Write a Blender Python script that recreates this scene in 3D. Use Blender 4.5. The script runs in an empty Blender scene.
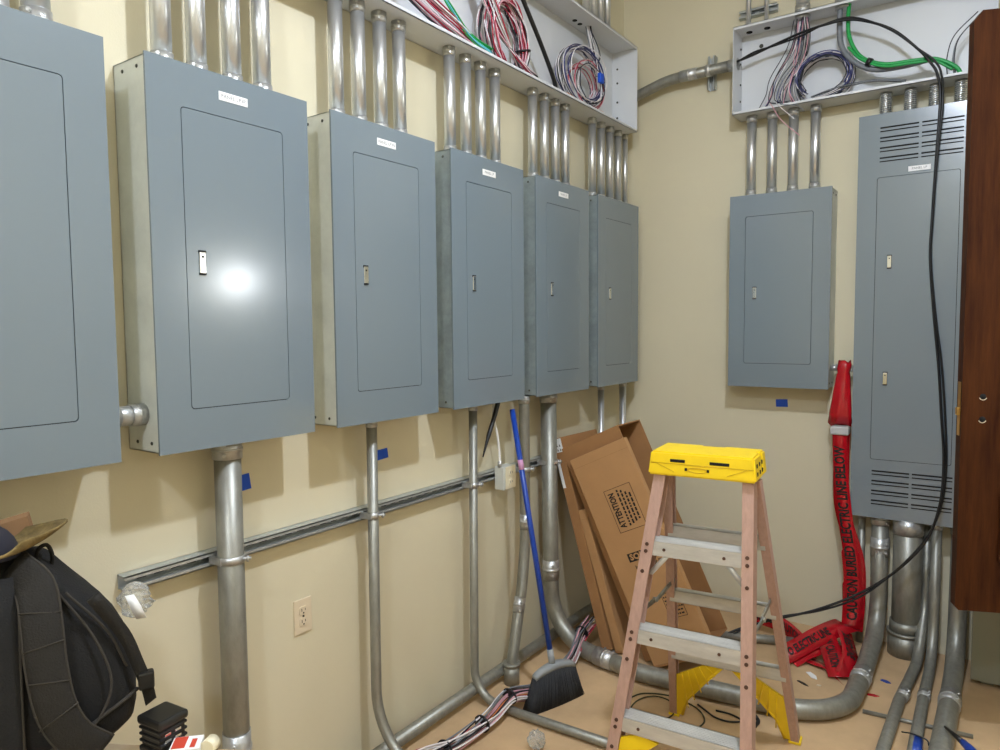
import bpy, bmesh, math, random
from mathutils import Vector as V, Matrix

SC = bpy.context.scene
C = SC.collection
random.seed(7)

# ------------------------------------------------------------------ camera, world, light, exposure
YB = 4.097          # back wall plane
F_PX = 717.72
cam_d = bpy.data.cameras.new('camera'); cam = bpy.data.objects.new('camera', cam_d); C.objects.link(cam)
cam_d.sensor_width = 36.0; cam_d.lens = F_PX/1000*36.0; cam_d.clip_start = .05; cam_d.clip_end = 60
R_ = V((.8179913, .57516658, -.00858123)); U_ = V((-.03087445, .05879569, .99779248)); W_ = V((-.57440143, .81592063, -.06585231))
m = Matrix.Identity(4)
for i in range(3):
    m[i][0] = R_[i]; m[i][1] = U_[i]; m[i][2] = -W_[i]
m[0][3], m[1][3], m[2][3] = 1.9454, 0.0, 1.64
cam.matrix_world = m
SC.camera = cam

world = bpy.data.worlds.new('world'); SC.world = world; world.use_nodes = True
world.node_tree.nodes['Background'].inputs[0].default_value = (.9, .95, 1, 1)
world.node_tree.nodes['Background'].inputs[1].default_value = .3

def lamp(name, loc, power, radius, col, disc=False):
    d = bpy.data.lights.new(name, 'AREA' if disc else 'POINT'); d.energy = power; d.color = col
    if disc: d.shape = 'DISK'; d.size = radius*2          # flush ceiling fixture, shines downward
    else: d.shadow_soft_size = radius
    o = bpy.data.objects.new(name, d); o.location = loc; C.objects.link(o); return o
lamp('ceiling_light', (1.68, 1.54, 3.46), 20, .055, (.90, 1, 1.19), True)
lamp('ceiling_bulb_glow', (1.68, 1.54, 3.47), 36, .05, (.90, 1, 1.19))
lamp('rear_ceiling_light', (1.9, -1.1, 3.65), 18, .10, (.90, 1, 1.19), True)
lamp('rear_bulb_glow', (1.9, -1.1, 3.66), 40, .10, (.90, 1, 1.19))
lamp('doorway_lamp', (3.15, 3.34, 2.01), 10.0, .09, (.93, .98, 1.05))

SC.view_settings.view_transform = 'Standard'; SC.view_settings.look = 'None'
SC.view_settings.gamma = 1; SC.view_settings.use_curve_mapping = False
SC.view_settings.exposure = 0.62

# ------------------------------------------------------------------ materials
def lin(h):
    h = h.lstrip('#'); v = [int(h[i:i+2], 16)/255 for i in (0, 2, 4)]
    return tuple(x/12.92 if x <= .04045 else ((x+.055)/1.055)**2.4 for x in v)
def mat(name, col, rough=.6, metal=0., spec=.5, noise=None, bump=None, trans=0., coat=0., col2=None, stretch=(1,1,1)):
    M = bpy.data.materials.new(name); M.use_nodes = True
    nt = M.node_tree; b = nt.nodes['Principled BSDF']
    c = lin(col) if isinstance(col, str) else col
    b.inputs['Base Color'].default_value = (*c, 1); b.inputs['Roughness'].default_value = rough
    b.inputs['Metallic'].default_value = metal; b.inputs['Specular IOR Level'].default_value = spec
    b.inputs['Transmission Weight'].default_value = trans; b.inputs['Coat Weight'].default_value = coat
    if noise or bump:
        tc = nt.nodes.new('ShaderNodeTexCoord'); mp = nt.nodes.new('ShaderNodeMapping')
        mp.inputs['Scale'].default_value = stretch
        nt.links.new(tc.outputs['Object'], mp.inputs['Vector'])
    if noise:
        sc, amt = noise
        n = nt.nodes.new('ShaderNodeTexNoise'); n.inputs['Scale'].default_value = sc; n.inputs['Detail'].default_value = 6
        n.inputs['Roughness'].default_value = .65
        nt.links.new(mp.outputs[0], n.inputs['Vector'])
        r = nt.nodes.new('ShaderNodeValToRGB'); r.color_ramp.elements[0].position = .3; r.color_ramp.elements[1].position = .72
        c2 = lin(col2) if col2 else tuple(x*(1-amt) for x in c)
        r.color_ramp.elements[0].color = (*c2, 1); r.color_ramp.elements[1].color = (*c, 1)
        nt.links.new(n.outputs['Fac'], r.inputs[0]); nt.links.new(r.outputs[0], b.inputs['Base Color'])
    if bump:
        sc, st = bump
        n2 = nt.nodes.new('ShaderNodeTexNoise'); n2.inputs['Scale'].default_value = sc; n2.inputs['Detail'].default_value = 3
        nt.links.new(mp.outputs[0], n2.inputs['Vector'])
        bp = nt.nodes.new('ShaderNodeBump'); bp.inputs['Strength'].default_value = st; bp.inputs['Distance'].default_value = .01
        nt.links.new(n2.outputs['Fac'], bp.inputs['Height']); nt.links.new(bp.outputs[0], b.inputs['Normal'])
    return M
M = {}
M['wall'] = mat('cream_wall_paint', '#d6cdb0', .75, noise=(1.3, .05), bump=(180, .05))
M['ceiling'] = mat('ceiling_paint', '#e4dfd2', .9)
M['floor'] = mat('tan_concrete', '#cfae84', .75, noise=(5, .2), bump=(90, .05))
M['cover'] = mat('grey_enamel', '#76838b', .165, spec=1.0, bump=(320, .004))
M['gap'] = mat('black_gap', '#0c0d0e', .9)
M['galv'] = mat('galvanised_sheet', '#dcdfd6', .45, .15, noise=(9, .2), bump=(60, .04))
M['galvd'] = mat('galvanised_sheet_grey', '#9fabab', .45, .25, noise=(14, .35), bump=(60, .05))  # darker, greyer and more mottled than the other galvanised sheet
M['emt'] = mat('steel_conduit', '#dcdee0', .30, .85, noise=(6, .12), stretch=(6, 6, 1))
M['emtd'] = mat('dull_steel_conduit', '#9e9d93', .42, .55, noise=(12, .3), stretch=(3, 3, 1))  # dull steel; base darkened further for shade around the tall panel and door
M['fit'] = mat('zinc_fitting', '#c9cac8', .35, .65, noise=(40, .3), bump=(90, .15))
M['screw'] = mat('dark_screw', '#55564f', .4, .8)
M['rust'] = mat('rusty_rivet', '#5a4034', .6, .3)
M['strut'] = mat('strut_steel', '#c3c8c8', .36, .6, noise=(25, .2))
M['trough'] = mat('pale_grey_enamel', '#d6d8da', .4, spec=.4)
M['white'] = mat('white_plastic', '#f0f0ee', .5)
M['ink'] = mat('black_ink', '#15120f', .8)
M['greyink'] = mat('grey_ink', '#6a6c70', .8)
M['chrome'] = mat('chrome', '#dfe2e6', .14, 1.0)
M['ivory'] = mat('ivory_plastic', '#d9c9ad', .4)
M['ivory2'] = mat('ivory_plastic_pale', '#e8dfc0', .4)
M['blue'] = mat('blue_masking_tape', '#1450c8', .6)
M['bluepole'] = mat('blue_painted_pole', '#1b429f', .3)
M['pink'] = mat('pink_sticker', '#c992b8', .5)
M['wood'] = mat('dark_stained_door', '#4f2a10', .5, spec=.15, noise=(5, .5), col2='#2b1004', stretch=(7, 7, .6), bump=(60, .05))
M['brass'] = mat('brass', '#cda45e', .3, .9)
M['card'] = mat('cardboard', '#b98c5c', .85, noise=(8, .1), bump=(150, .04))
M['card2'] = mat('cardboard_brown', '#a4774a', .85, noise=(8, .12), bump=(150, .04))
M['fibre'] = mat('pink_brown_fibreglass', '#c09c8c', .5, noise=(90, .2), bump=(220, .05), stretch=(1, 1, .25))
M['alu'] = mat('worn_aluminium', '#d6d5cf', .42, .4, noise=(22, .22), bump=(50, .06), stretch=(.4, 2, 2))
M['yellow'] = mat('yellow_plastic', '#f4cf13', .42, noise=(18, .08))
M['yellowd'] = mat('yellow_moulding', '#cfa80c', .5)
M['red'] = mat('red_tape_film', '#b30f1e', .25, coat=.4, bump=(30, .25))
M['greyduct'] = mat('grey_duct_tape', '#b9bab8', .5)
M['cable'] = mat('black_cable', '#131416', .38)
M['w_black'] = mat('black_wire', '#1d1e26', .4)
M['w_white'] = mat('white_wire', '#e5dfe0', .4)
M['w_red'] = mat('red_wire', '#a8203c', .4)
M['w_pink'] = mat('pink_wire', '#d9a3ad', .4)
M['w_blue'] = mat('navy_wire', '#3b3f74', .4)
M['w_teal'] = mat('teal_wire', '#5fb6c4', .4)
M['w_green'] = mat('green_wire', '#1d9a4b', .4)
M['w_grey'] = mat('grey_wire', '#777b80', .45)
M['w_orange'] = mat('orange_wire', '#d98345', .4)
M['olive'] = mat('olive_cord', '#3a3a20', .5)
M['bristle'] = mat('charcoal_bristles', '#3a3c40', .8, bump=(200, .6), noise=(60, .4), stretch=(8, 8, .5))
M['greyplas'] = mat('grey_plastic', '#8f9496', .5)
M['pack'] = mat('black_nylon', '#121110', .85, noise=(30, .25), bump=(260, .25))
M['pack2'] = mat('charcoal_nylon', '#1f1c17', .8, noise=(30, .2), bump=(260, .25))
M['seam'] = mat('grey_seam', '#37322b', .85)
M['blackplas'] = mat('black_plastic', '#1b1a18', .35)
M['camo'] = mat('camouflage_cloth', '#8a7445', .9, noise=(28, .5), col2='#4c3f20', bump=(120, .2))
M['paper'] = mat('brown_paper', '#8a6846', .9)
M['navy'] = mat('navy_cloth', '#23222c', .9)
M['clear'] = mat('clear_film', '#f0f0ea', .18, trans=.78, bump=(45, .6))
M['greybox'] = mat('drab_grey_enamel', '#868676', .5)
M['plytop'] = mat('pale_plywood', '#c0a988', .7, noise=(6, .15), stretch=(1, 8, 1))
M['redprint'] = mat('red_print', '#c8442e', .6)

# ------------------------------------------------------------------ mesh helpers
class MB:
    def __init__(s): s.v = []; s.f = []; s.sm = []
    def add(s, vs, fs, smooth=False, xf=None):
        o = len(s.v)
        s.v += [tuple(xf @ V(p)) if xf else tuple(p) for p in vs]
        s.f += [tuple(o+i for i in f) for f in fs]; s.sm += [smooth]*len(fs)
        return s
    def box(s, a, b, xf=None, bev=0.):
        x0, y0, z0 = a; x1, y1, z1 = b
        if bev <= 0:
            vs = [(x0,y0,z0),(x1,y0,z0),(x1,y1,z0),(x0,y1,z0),(x0,y0,z1),(x1,y0,z1),(x1,y1,z1),(x0,y1,z1)]
            fs = [(0,3,2,1),(4,5,6,7),(0,1,5,4),(1,2,6,5),(2,3,7,6),(3,0,4,7)]
            return s.add(vs, fs, False, xf)
        bm = bmesh.new(); bmesh.ops.create_cube(bm, size=1)
        for q in bm.verts: q.co = V(((x0+x1)/2+q.co.x*(x1-x0), (y0+y1)/2+q.co.y*(y1-y0), (z0+z1)/2+q.co.z*(z1-z0)))
        bmesh.ops.bevel(bm, geom=list(bm.edges), offset=bev, segments=2, affect='EDGES', profile=.5)
        bm.verts.index_update()
        s.add([q.co[:] for q in bm.verts], [[q.index for q in f.verts] for f in bm.faces], False, xf); bm.free(); return s
    def frames(s, pts):
        pts = [V(p) for p in pts]; n = len(pts); T = []
        for i in range(n):
            a = pts[max(i-1, 0)]; b = pts[min(i+1, n-1)]; t = (b-a)
            T.append(t.normalized() if t.length > 1e-9 else V((0,0,1)))
        u = T[0].orthogonal().normalized(); out = []
        for i in range(n):
            u = (u - T[i]*u.dot(T[i])); u = u.normalized() if u.length > 1e-6 else T[i].orthogonal().normalized()
            out.append((pts[i], u, T[i].cross(u)))
        return out
    def tube(s, pts, r, n=16, caps=True):
        fr = s.frames(pts); rr = r if isinstance(r, (list, tuple)) else [r]*len(fr); o = len(s.v)
        for (p, u, w), q in zip(fr, rr):
            for k in range(n):
                a = 2*math.pi*k/n; s.v.append(tuple(p+u*(q*math.cos(a))+w*(q*math.sin(a))))
        for i in range(len(fr)-1):
            for k in range(n):
                s.f.append((o+i*n+k, o+i*n+(k+1)%n, o+(i+1)*n+(k+1)%n, o+(i+1)*n+k)); s.sm.append(True)
        if caps:
            s.f.append(tuple(o+k for k in reversed(range(n)))); s.sm.append(False)
            e = o+(len(fr)-1)*n; s.f.append(tuple(e+k for k in range(n))); s.sm.append(False)
        return s
    def ribbon(s, pts, wdirs, width, t=.0008):
        """thin solid strip: pts centre line, wdirs width directions"""
        o = len(s.v); n = len(pts)
        for i in range(n):
            p = V(pts[i]); w = V(wdirs[i]).normalized()
            tg = (V(pts[min(i+1, n-1)])-V(pts[max(i-1, 0)])).normalized(); nn = tg.cross(w).normalized()
            ww = width[i] if isinstance(width, (list, tuple)) else width
            for a, b in ((-1, -1), (1, -1), (1, 1), (-1, 1)): s.v.append(tuple(p+w*(a*ww/2)+nn*(b*t/2)))
        for i in range(n-1):
            for k in range(4):
                s.f.append((o+i*4+k, o+i*4+(k+1)%4, o+(i+1)*4+(k+1)%4, o+(i+1)*4+k)); s.sm.append(k in (0, 2))
        s.f.append((o+3, o+2, o+1, o)); s.sm.append(False)
        e = o+(n-1)*4; s.f.append((e, e+1, e+2, e+3)); s.sm.append(False)
        return s
    def prism(s, poly, h, xf=None, smooth=False):
        """poly (x,y) list ccw, extruded from z=0 to h"""
        n = len(poly); vs = [(x, y, 0) for x, y in poly]+[(x, y, h) for x, y in poly]
        fs = [tuple(reversed(range(n))), tuple(range(n, 2*n))]+[(i, (i+1)%n, n+(i+1)%n, n+i) for i in range(n)]
        return s.add(vs, fs, smooth, xf)
    def lathe(s, prof, xf=None, n=24):
        vs = []; fs = []
        for r, z in prof:
            for k in range(n):
                a = 2*math.pi*k/n; vs.append((r*math.cos(a), r*math.sin(a), z))
        for i in range(len(prof)-1):
            for k in range(n): fs.append((i*n+k, i*n+(k+1)%n, (i+1)*n+(k+1)%n, (i+1)*n+k))
        fs.append(tuple(reversed(range(n)))); fs.append(tuple((len(prof)-1)*n+k for k in range(n)))
        return s.add(vs, fs, True, xf)
    def build(s, name, m, parent=None, sub=0):
        off = V((0,0,0)); p = parent
        while p is not None: off += p.location; p = p.parent
        me = bpy.data.meshes.new(name)
        me.from_pydata([tuple(V(q)-off) for q in s.v], [], s.f)
        me.polygons.foreach_set('use_smooth', s.sm)
        me.materials.append(M[m] if isinstance(m, str) else m)
        me.validate(); me.update()
        bm = bmesh.new(); bm.from_mesh(me); bmesh.ops.recalc_face_normals(bm, faces=bm.faces); bm.to_mesh(me); bm.free()
        o = bpy.data.objects.new(name, me); C.objects.link(o)
        if parent is not None: o.parent = parent
        if sub:
            md = o.modifiers.new('sub', 'SUBSURF'); md.levels = sub; md.render_levels = sub
        return o

def tag(o, label, cat, group=None, kind=None):
    o['label'] = label; o['category'] = cat
    if group: o['group'] = group
    if kind: o['kind'] = kind
    return o
def thing(name, label, cat, loc, group=None):
    o = bpy.data.objects.new(name, None); o.empty_display_size = .05; C.objects.link(o); o.location = loc
    return tag(o, label, cat, group)
def struct(o, label=None, cat=None):
    o['kind'] = 'structure'
    if label: o['label'] = label
    o['category'] = cat or o.name.split('_')[0]
    return o

def fillet(pts, rad, seg=8):
    """round the corners of a polyline; rad a number or one per inner point"""
    pts = [V(p) for p in pts]; out = [pts[0]]
    for i in range(1, len(pts)-1):
        r = rad[i-1] if isinstance(rad, (list, tuple)) else rad
        a = (pts[i-1]-pts[i]); b = (pts[i+1]-pts[i]); la, lb = a.length, b.length; a.normalize(); b.normalize()
        ang = math.acos(max(-1, min(1, a.dot(b))))
        if ang > 3.1 or r <= 0: out.append(pts[i]); continue
        d = min(r/math.tan(ang/2), la*.49, lb*.49); r2 = d*math.tan(ang/2)
        c = pts[i]+(a+b).normalized()*(r2/math.sin(ang/2)); p0 = pts[i]+a*d; p1 = pts[i]+b*d
        v0 = p0-c; v1 = p1-c; tot = v0.angle(v1); ax = v0.cross(v1).normalized()
        for k in range(seg+1): out.append(c+Matrix.Rotation(tot*k/seg, 3, ax) @ v0)
    out.append(pts[-1]); return out
def spline(pts, n=8):
    pts = [V(p) for p in pts]; P = [pts[0]*2-pts[1]]+pts+[pts[-1]*2-pts[-2]]; out = []
    for i in range(1, len(P)-2):
        for k in range(n):
            t = k/n; p0, p1, p2, p3 = P[i-1:i+3]
            out.append(.5*((2*p1)+(p2-p0)*t+(2*p0-5*p1+4*p2-p3)*t*t+(3*p1-p0-3*p2+p3)*t**3))
    out.append(P[-2]); return out
def text_geo(txt, size, align='CENTER', bold=0.):
    cu = bpy.data.curves.new('t', 'FONT'); cu.body = txt; cu.size = size; cu.align_x = align; cu.align_y = 'CENTER'; cu.resolution_u = 2; cu.offset = bold
    o = bpy.data.objects.new('t', cu); C.objects.link(o)
    dg = bpy.context.evaluated_depsgraph_get(); dg.update(); e = o.evaluated_get(dg); me = e.to_mesh()
    vs = [q.co.copy() for q in me.vertices]; fs = [tuple(p.vertices) for p in me.polygons]
    e.to_mesh_clear(); bpy.data.objects.remove(o); bpy.data.curves.remove(cu)
    return vs, fs
def put_text(mb, txt, size, org, xa, ya, off=.0006, align='CENTER', sx=1.):
    vs, fs = text_geo(txt, size, align); xa = V(xa).normalized(); ya = V(ya).normalized(); n = xa.cross(ya)
    mb.add([V(org)+xa*(q.x*sx)+ya*q.y+n*off for q in vs], fs)

# ------------------------------------------------------------------ room shell
X1, Y0, ZC = 3.30, -1.9, 3.78
struct(MB().box((-.12, Y0-.12, -.1), (X1+.12, YB+.12, 0)).build('floor', 'floor'), 'bare tan concrete floor of the electrical room')
struct(MB().box((-.12, Y0-.12, ZC), (X1+.12, YB+.12, ZC+.1)).build('ceiling', 'ceiling'), 'plain ceiling above the cable troughs')
struct(MB().box((-.12, Y0, 0), (0, YB, ZC)).build('wall_left', 'wall'), 'cream painted wall on the left carrying six panels', 'wall')
struct(MB().box((-.12, YB, 0), (X1+.12, YB+.12, ZC)).build('wall_back', 'wall'), 'cream painted back wall carrying two panels', 'wall')
struct(MB().box((X1, Y0, 0), (X1+.12, YB, ZC)).build('wall_right', 'wall'), 'cream painted wall on the right beyond the door', 'wall')
struct(MB().box((-.12, Y0-.12, 0), (X1+.12, Y0, ZC)).build('wall_front', 'wall'), 'cream painted wall behind the camera', 'wall')

# ------------------------------------------------------------------ electrical panels
# local panel frame: u along the wall, v up, w out of the wall
def frame_left(y0, z0):  return Matrix(((0,0,1,0),(1,0,0,y0),(0,1,0,z0),(0,0,0,1)))
def frame_back(x0, z0):  return Matrix(((1,0,0,x0),(0,0,-1,YB),(0,1,0,z0),(0,0,0,1)))
def rrect(x0, y0, x1, y1, r, n=4):
    out = []
    for cx, cy, a0 in ((x1-r, y0+r, -90), (x1-r, y1-r, 0), (x0+r, y1-r, 90), (x0+r, y0+r, 180)):
        for k in range(n+1):
            a = math.radians(a0+90*k/n); out.append((cx+r*math.cos(a), cy+r*math.sin(a)))
    return out
def ring_plate(mb, W, H, hole, w0, w1, xf):
    """plate W x H with a rounded hole (corner loops start lower right)"""
    n = len(hole)//4; outer = [(W, 0), (W, H), (0, H), (0, 0)]; vs = []; fs = []
    for w in (w0, w1):
        vs += [(x, y, w) for x, y in hole]+[(x, y, w) for x, y in outer]
    S = len(hole)+4; N = len(hole)
    for q in range(4):
        for k in range(n-1): fs.append((S+q*n+k, S+N+q, S+q*n+k+1)); fs.append((q*n+k+1, N+q, q*n+k))
        a = q*n+n-1; b = ((q+1)%4)*n
        fs.append((S+a, S+N+q, S+N+(q+1)%4, S+b)); fs.append((b, N+(q+1)%4, N+q, a))
        fs.append((N+q, N+(q+1)%4, S+N+(q+1)%4, S+N+q))
    for k in range(N): fs.append(((k+1)%N, k, S+k, S+(k+1)%N))
    mb.add(vs, fs, False, xf)
def latch(xf, u, v, parent, s=1.):
    mb = MB(); mb.box((u-.010*s, v-.032*s, .1575), (u+.010*s, v+.026*s, .1645), xf, .002)
    L = mb.build('latch', 'chrome', parent)
    kb = MB(); kb.box((u-.0105*s, v+.022*s, .158), (u+.0105*s, v+.030*s, .1635), xf)
    kb.lathe([(.003, 0), (.003, .0012)], xf @ Matrix.Translation((u, v+.013*s, .1640)), 10)
    kb.box((u-.0095*s, v-.036*s, .158), (u+.0095*s, v-.031*s, .1640), xf)
    kb.build('keyhole', 'gap', L)
def nameplate(xf, u, v, txt, root, w=.092, h=.024):
    o = MB().box((u-w/2, v-h/2, .1585), (u+w/2, v+h/2, .1612), xf, .0007).build('nameplate', 'white', root)
    o['label'] = 'white printed name label'
    mb = MB(); vs, fs = text_geo(txt, h*.62); sx = min(1, w*.92/(max(q.x for q in vs)-min(q.x for q in vs)))
    mb.add([(u+q.x*sx, v+q.y, .1615) for q in vs], fs, False, xf); mb.build('lettering', 'greyink', o)
def panel(xf, W, H, door, label, txt=None, latches=(), lab=None, vents=None, side='galv', group='grey panelboards on the two walls'):
    loc = xf @ V((W/2, 0, 0))
    r = thing('panelboard', label, 'electrical panel', loc, group)
    e = MB(); t = .0025; g = .004
    e.box((g, g, 0.0), (W-g, H-g, t), xf)
    for a, b in (((g, g, 0), (g+t, H-g, .152)), ((W-g-t, g, 0), (W-g, H-g, .152)), ((g, g, 0), (W-g, g+t, .152)), ((g, H-g-t, 0), (W-g, H-g, .152))): e.box(a, b, xf)
    eo = e.build('enclosure', side, r); eo['label'] = 'bare galvanised steel back box'
    for x, sgn in ((g, -1), (W-g, 1)):
        for v in (.028, H-.028):
            for w in (.045, .115):
                f2 = xf @ Matrix.Translation((x, v, w)) @ Matrix.Rotation(sgn*math.pi/2, 4, 'Y')
                MB().lathe([(.005, 0), (.005, .0015), (.003, .003)], f2, 10).build('screw', 'screw', eo)
    # the dead space seen through the door seam
    u0, v0, u1, v1 = door
    MB().box((g*2, g*2, .1485), (W-g*2, H-g*2, .1515), xf).build('dead_front', 'gap', r)
    cv = MB(); hole = rrect(u0, v0, u1, v1, .010)
    ring_plate(cv, W, H, hole, .153, .160, xf); cv.build('cover', 'cover', r)
    d = MB(); gp = .0022; pts = rrect(u0+gp, v0+gp, u1-gp, v1-gp, .009)
    d.prism(pts, .0075, xf @ Matrix.Translation((0, 0, .1525)))
    do = d.build('door', 'cover', r)
    for u, v in latches: latch(xf, u, v, do)
    if txt: nameplate(xf, lab[0], lab[1], txt, r)
    if vents:
        for (va, vb) in vents:
            for (ua, ub) in ((.094, .256), (.268, .434)):
                vm = MB(); nrow = 4
                for k in range(nrow):
                    vv = va+(vb-va)*(k+.5)/nrow
                    vm.box((ua, vv+.004, .1585), (ub, vv+.011, .1612), xf); vm.box((ua, vv-.012, .1585), (ub, vv-.007, .1612), xf)
                vm.build('louvre_vent', 'gap', r)
    return r
ZB, ZT = 1.315, 2.341; HP = ZT-ZB
DOOR = (.092, .112, .417, .912)
specs = [(.389, 'grey panel nearest the camera, cut off by the left picture edge', None, 'galv'),
         (1.001, 'grey panel with bright white glare and a chrome latch, above the thickest conduit', 'PANEL LP3P', 'galv'),
         (1.609, 'grey panel third from the left, above the conduit beside a blue tape square', 'PANEL LP3N', 'galv'),
         (2.218, 'grey panel above the white switch box and the black wire end', 'PANEL LP', 'galvd'),
         (2.836, 'grey panel directly above the blue broom handle and the thick conduit with the floor bend', 'PANEL LP', 'galvd'),
         (3.452, 'unlabelled grey panel in the corner above the leaning cardboard boxes', None, 'galvd')]
for y, lab, txt, sd in specs:
    panel(frame_left(y, ZB), .512, HP, DOOR, lab, txt, [(.139, .510)], (.252, .968), side=sd)
panel(frame_back(.705, 1.311), .510, 1.022, (.083, .125, .424, .909), 'grey panel alone on the back wall above a small blue tape', None, [(.136, .505)], side='galv')
panel(frame_back(1.329, .682), .512, 1.966, (.085, .292, .427, 1.665),
      'tallest grey panel with slotted louvres, partly behind the brown door', 'PANEL LP', [(.147, 1.262), (.142, .697)], (.262, 1.690),
      vents=[(1.725, 1.915), (.055, .252)], side='galvd')

# ------------------------------------------------------------------ conduits
def collar(mb, p, d, r, L, k=1.11):
    """compression connector: sleeve, ring and two screw heads"""
    p = V(p); d = V(d).normalized()
    mb.tube([p, p+d*L], r*k, 20)
    mb.tube([p+d*(L*.42), p+d*(L*.58)], r*k*1.05, 20)
    u = d.orthogonal().normalized(); u = V((.7, -.7, 0)) if abs(d.z) > .9 else u
    for q in (.25, .75): mb.tube([p+d*(L*q), p+d*(L*q)+u.normalized()*(r*k+.008)], .005, 8)
def conduit(label, pts, r, ends=(1, 1), m='emt', couplings=(), group=None, n=20, name='conduit', cl=None):
    rt = thing(name, label, 'conduit', pts[-1] if V(pts[-1]).z < V(pts[0]).z else pts[0], group)
    MB().tube(pts, r, n).build('tube', m, rt)
    pts = [V(p) for p in pts]; L = cl or max(.030, r*1.5)
    if ends[0]: k = MB(); collar(k, pts[0], pts[1]-pts[0], r, L); k.build('connector', 'fit', rt)
    if ends[1]: k = MB(); collar(k, pts[-1], pts[-2]-pts[-1], r, L); k.build('connector', 'fit', rt)
    for p, d in couplings:
        k = MB(); d = V(d).normalized(); collar(k, V(p)-d*L, d, r, 2*L, 1.08); k.build('coupling', 'fit', rt)
    return rt
ORD = {4: ['leftmost', 'second from left', 'third from left', 'rightmost'], 5: ['leftmost', 'second from left', 'middle', 'fourth from left', 'rightmost']}
TB = 2.765
ups = [('first panel', [.700, .790], .030), ('glare panel', [1.094, 1.196, 1.308, 1.412], .0265), ('third panel', [1.709, 1.812, 1.918, 2.018], .0245),
       ('panel over the switch box', [2.313, 2.419, 2.522, 2.628], .0235), ('panel over the broom', [2.935, 3.042, 3.144, 3.243], .0225),
       ('corner panel', [3.535, 3.641, 3.748, 3.852, 3.948], .0215)]
for pn, ys, r in ups:
    for i, y in enumerate(ys):
        od = ORD[len(ys)][i] if len(ys) in ORD else ['left', 'right'][i]
        rr = r*(.72 if pn == 'corner panel' and i == 4 else 1)
        conduit(f'{od} conduit between the {pn} and the left trough', [(.08, y, ZT-.003), (.08, y, TB)], rr, group='short conduits between panels and trough')
for i, x in enumerate((.792, .900, 1.007, 1.115)):
    conduit(f'{ORD[4][i]} conduit between the lone back wall panel and its trough', [(x, YB-.08, 2.334), (x, YB-.08, TB)], .0245, group='short conduits between panels and trough')
for i, x in enumerate((1.433, 1.538, 1.641, 1.743)):
    rt = conduit(f'{ORD[4][i]} short ribbed flexible conduit above the louvred panel', [(x, YB-.08, 2.648), (x, YB-.08, TB)], .0255, ends=(0, 0), m='fit', group='flexible connectors above the tall panel')
    k = MB(); hel = [(x+.0265*math.cos(a*.6), YB-.08+.0265*math.sin(a*.6), 2.652+a*.0009) for a in range(0, 120)]
    k.tube(hel, .0035, 6); k.build('ribbing', 'chrome', rt)
# conduits that drop from the left hand panels
conduit('thickest vertical conduit dropping from the glare panel past the strut to the floor', [(.08, 1.250, ZB+.003), (.08, 1.250, 0)], .0385,
        couplings=[((.08, 1.250, .375), (0, 0, 1))], ends=(1, 0), m='emtd', cl=.055)
el = fillet([(.08, 1.840, ZB), (.08, 1.836, .06), (.75, 1.83, .03)], .26, 12)
conduit('slim conduit dropping from the third panel and bending out across the floor', el, .0195, ends=(1, 0), m='emtd')
el = fillet([(.08, 2.445, ZB), (.08, 2.435, .025), (.33, 2.420, .024), (1.35, 2.455, .024)], [.24, .3], 12)
conduit('slim conduit dropping past the switch box and running on the floor under the broom', el, .0185, ends=(1, 0), m='emtd')
el = spline([(.08, 2.846, ZB), (.08, 2.848, 1.0), (.08, 2.849, .68), (.085, 2.835, .56), (.10, 2.785, .40), (.115, 2.725, .27), (.125, 2.680, .16), (.128, 2.66, .10), (.128, 2.655, 0)], 6)
rt = conduit('offset conduit behind the broom handle bending down to a floor sleeve', el, .026, ends=(1, 0), m='emtd',
        couplings=[((.082, 2.849, .71), (0, 0, -.6)), ((.108, 2.752, .335), (.05, -.3, -.8))], cl=.035)
k = MB(); k.tube([(.128, 2.655, 0), (.128, 2.655, .085)], .036, 20); k.tube([(.128, 2.655, .085), (.128, 2.655, .10)], .040, 20); k.build('floor_sleeve', 'emtd', rt)
# the long conduit from the fifth panel across the floor to the tall panel
el = fillet([(.08, 3.068, ZB), (.085, 3.085, .052), (.60, 2.99, .047), (1.455, 3.075, .047), (1.46, 3.62, .05), (1.462, 3.995, .12), (1.458, 4.017, .684)], [.30, .3, .26, .5, .25], 12)
rt = conduit('thick conduit looping from the panel over the broom across the floor to the tall panel', el, .040, m='emtd', cl=.05,
        couplings=[((.083, 3.081, .41), (0, 0, 1)), ((1.459, 3.50, .049), (0, 1, .03)), ((.42, 3.024, .048), (1, -.17, 0)), ((1.459, 4.013, .52), (0, 0, 1))])
conduit('slim conduit entering the corner panel behind the boxes, left of the pair', [(.08, 3.643, ZB), (.08, 3.643, 0)], .018, ends=(1, 0), group='pair of conduits under the corner panel')
conduit('slim conduit entering the corner panel behind the boxes, right of the pair', [(.08, 3.925, ZB), (.08, 3.925, 0)], .0205, ends=(1, 0), group='pair of conduits under the corner panel')
conduit('long conduit lying on the floor along the left wall', [(.075, 1.45, .052), (.075, 3.98, .052)], .026, ends=(0, 0), m='emtd')
conduit('short conduit lying on the floor behind the ladder', [(.70, 3.62, .024), (1.16, 3.80, .024)], .0225, ends=(0, 0), m='emtd')
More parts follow.
